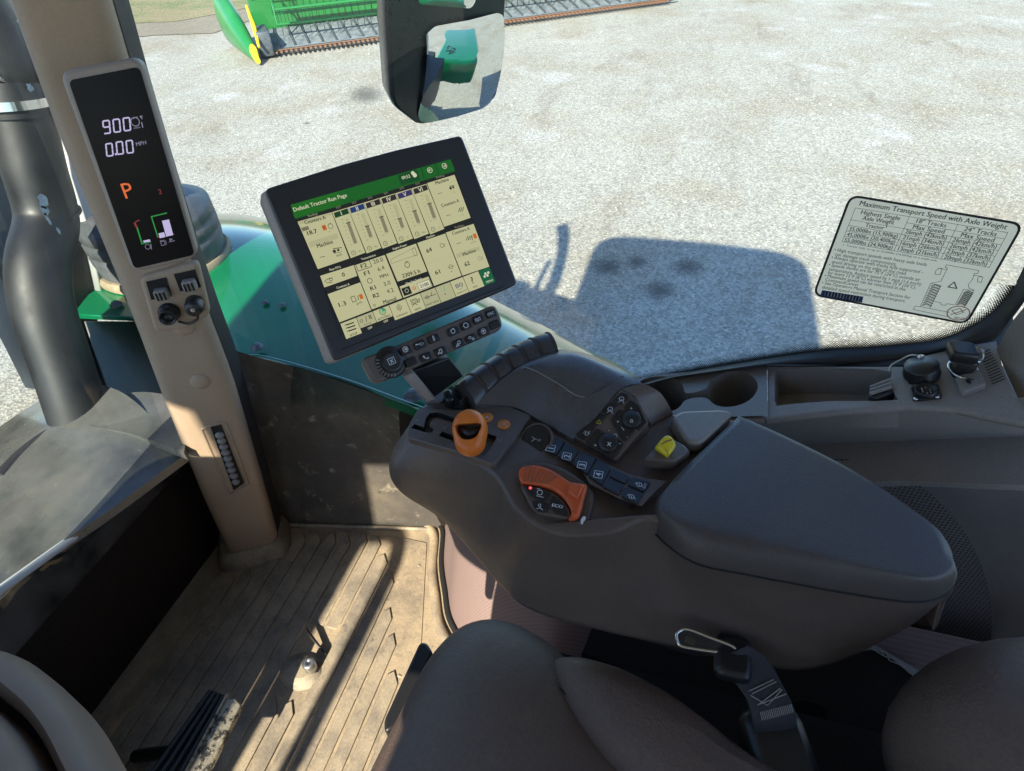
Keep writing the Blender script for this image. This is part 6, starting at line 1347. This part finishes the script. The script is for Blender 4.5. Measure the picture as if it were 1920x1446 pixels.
mb = MB(); mb.box(QP(1375, 1235, -.004), (.05, .04, .02), M['black'], bev=.006); mb.build('buckle_joint', bk)
mb = MB(); mb.box(QP(1475, 1425, -.03), (.09, .07, .05), M['black'], Matrix.Rotation(.3, 3, 'Z'), bev=.012); mb.build('receptacle', bk)
# pale thread hanging off the side trim
mb = MB(); rnd = random.Random(4)
for s_ in range(3): mb.tube(catmull([on(1622 + 110 * t + rnd.uniform(-4, 4), 1208 + 64 * t + rnd.uniform(-5, 5), 'z', .33) for t in [k / 9 for k in range(10)]], 4), .0009, M['thread'], 5)
tag(mb.build('frayed_thread'), 'pale frayed thread along the trim edge behind the armrest', 'thread')
mb = MB(); P = [on(x, y, 'z', .30) for x, y in ((1560, 1240), (1625, 1208), (1735, 1272), (1720, 1330), (1600, 1446), (1560, 1446))]; mb.slab(P, U3, .012, M['console_dark'], bev=.003); mb.slab([on(x, y, 'z', .31) for x, y in ((1430, 1345), (1500, 1312), (1550, 1330), (1558, 1380), (1480, 1400))], U3, .01, M['plastic'], bev=.003)
tag(mb.build('seat_side_bracket'), 'flat dark bracket under the frayed thread beside the seat back', 'bracket')

# ================================================================== STEERING COLUMN, PEDAL, FOOT SWITCH
sc2 = thing('steering_column', 'tan brown steering column shroud in the lower left corner', 'steering column', (0, .4, .4))
outl = [(-.25, .62), (0, .60), (.095, .565), (.122, .53), (.114, .47), (.098, .42), (.070, .36), (.050, .30), (.02, .22), (-.25, .22)]
O = catmull([V((x * .8, y * .8, 0)) for x, y in outl], 5, True); c = V((-.10, .33, 0)); rg = []
for z_, s_ in ((0.8050, .80), (0.8200, .93), (0.8350, .975), (0.8500, .995), (0.8750, 1.0), (0.8900, .985), (0.9000, .95), (0.9030, .90)): rg.append([V((c.x + (p.x - c.x) * s_, c.y + (p.y - c.y) * s_, z_)) for p in O])
rg2 = [[V((c.x + (p.x - c.x) * s_, c.y + (p.y - c.y) * s_, z_)) for p in O] for z_, s_ in ((0.9030, .90), (0.8960, .87), (0.8700, .86))]
mb = MB(); mb.loft(rg, M['column'], caps=False); mb.loft(rg2, M['column'], caps=False); mb.build('column_shroud', sc2)
inn = [[V((c.x + (p.x - c.x) * s_, c.y + (p.y - c.y) * s_, z_)) for p in O] for z_, s_ in ((0.8650, .84), (0.9000, .83), (0.9120, .80), (0.9180, .7), (0.9200, .3))]
mb = MB(); mb.loft(inn, M['column']); mb.build('column_panel', sc2)
mb = MB(); mb.loft([[V((c.x + (p.x - c.x) * s_, c.y + (p.y - c.y) * s_, .872)) for p in O] for s_ in (.87, .83)], M['hole'], caps=False); mb.build('panel_gap', sc2)
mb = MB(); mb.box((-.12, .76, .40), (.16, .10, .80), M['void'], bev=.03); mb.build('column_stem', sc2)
pe = thing('brake_pedal', 'black ribbed pedal with worn metal edge near the steering column', 'pedal', tuple(on(380, 1380, 'z', .12)))
pz = .14; pL = [on(x, y, 'z', pz) for x, y in ((394, 1295), (424, 1306), (330, 1480), (262, 1480))]
mb = MB(); mb.slab([p - U3 * .012 for p in pL], U3, .010, M['black'], bev=.002)
for k in range(4):
    a = pL[0].lerp(pL[1], .05 + k * .28); b = pL[3].lerp(pL[2], .05 + k * .28); mb.tube([a, b], .0055, M['key'], 8)
mb.build('pedal_pad', pe)
mb = MB(); q = [on(x, y, 'z', pz) for x, y in ((424, 1306), (442, 1308), (452, 1322), (372, 1480), (332, 1480))]; mb.slab([p - U3 * .014 for p in q], U3, .013, M['worn'], bev=.003); mb.tube([q[0] + V((.004, 0, .001)), q[-1] + V((.004, 0, .001))], .0035, M['worn'], 8); mb.build('worn_edge', pe)
mb = MB(); mb.tube([pL[0].lerp(pL[2], .6) - U3 * .01, V((.2, .86, .02))], .012, M['black'], 10); mb.build('pedal_arm', pe)
fs_ = thing('foot_switch', 'silver round foot switch button on a dark mound of the floor mat', 'foot switch', tuple(on(583, 1255, 'z', 0)))
mb = MB(); b0 = on(585, 1262, 'z', 0)
rg = []
for z_, s_ in ((.0, 1.0), (.006, .93), (.013, .75), (.017, .5)):
    rg.append([V((b0.x - .004 + .040 * s_ * math.cos(t), b0.y + .022 + .050 * s_ * math.sin(t), z_)) for t in [2 * math.pi * j / 28 for j in range(28)]])
mb.loft(rg, M['rubbertop']); mb.build('mound', fs_)
t0 = b0 + V((.004, 0, .010)); mb = MB(); mb.revolve(t0 - U3 * .006, U3, [(.017, 0), (.017, .008), (.0145, .010)], M['black'], 20); mb.build('boot', fs_)
mb = MB(); mb.revolve(t0, U3, [(.0135, 0), (.0135, .028), (.0125, .031), (.004, .0315), (.0035, .030), (0, .030)], M['silver'], 24); mb.build('button', fs_)
mb = MB(); a = on(578, 1190, 'z', .02); b = on(612, 1232, 'z', .005); a2 = a + V((.012, .01, .0)); mb.slab([a, a2, b + V((.004, 0, 0)), b], U3, .012, M['black'], bev=.001); mb.build('flap', fs_)
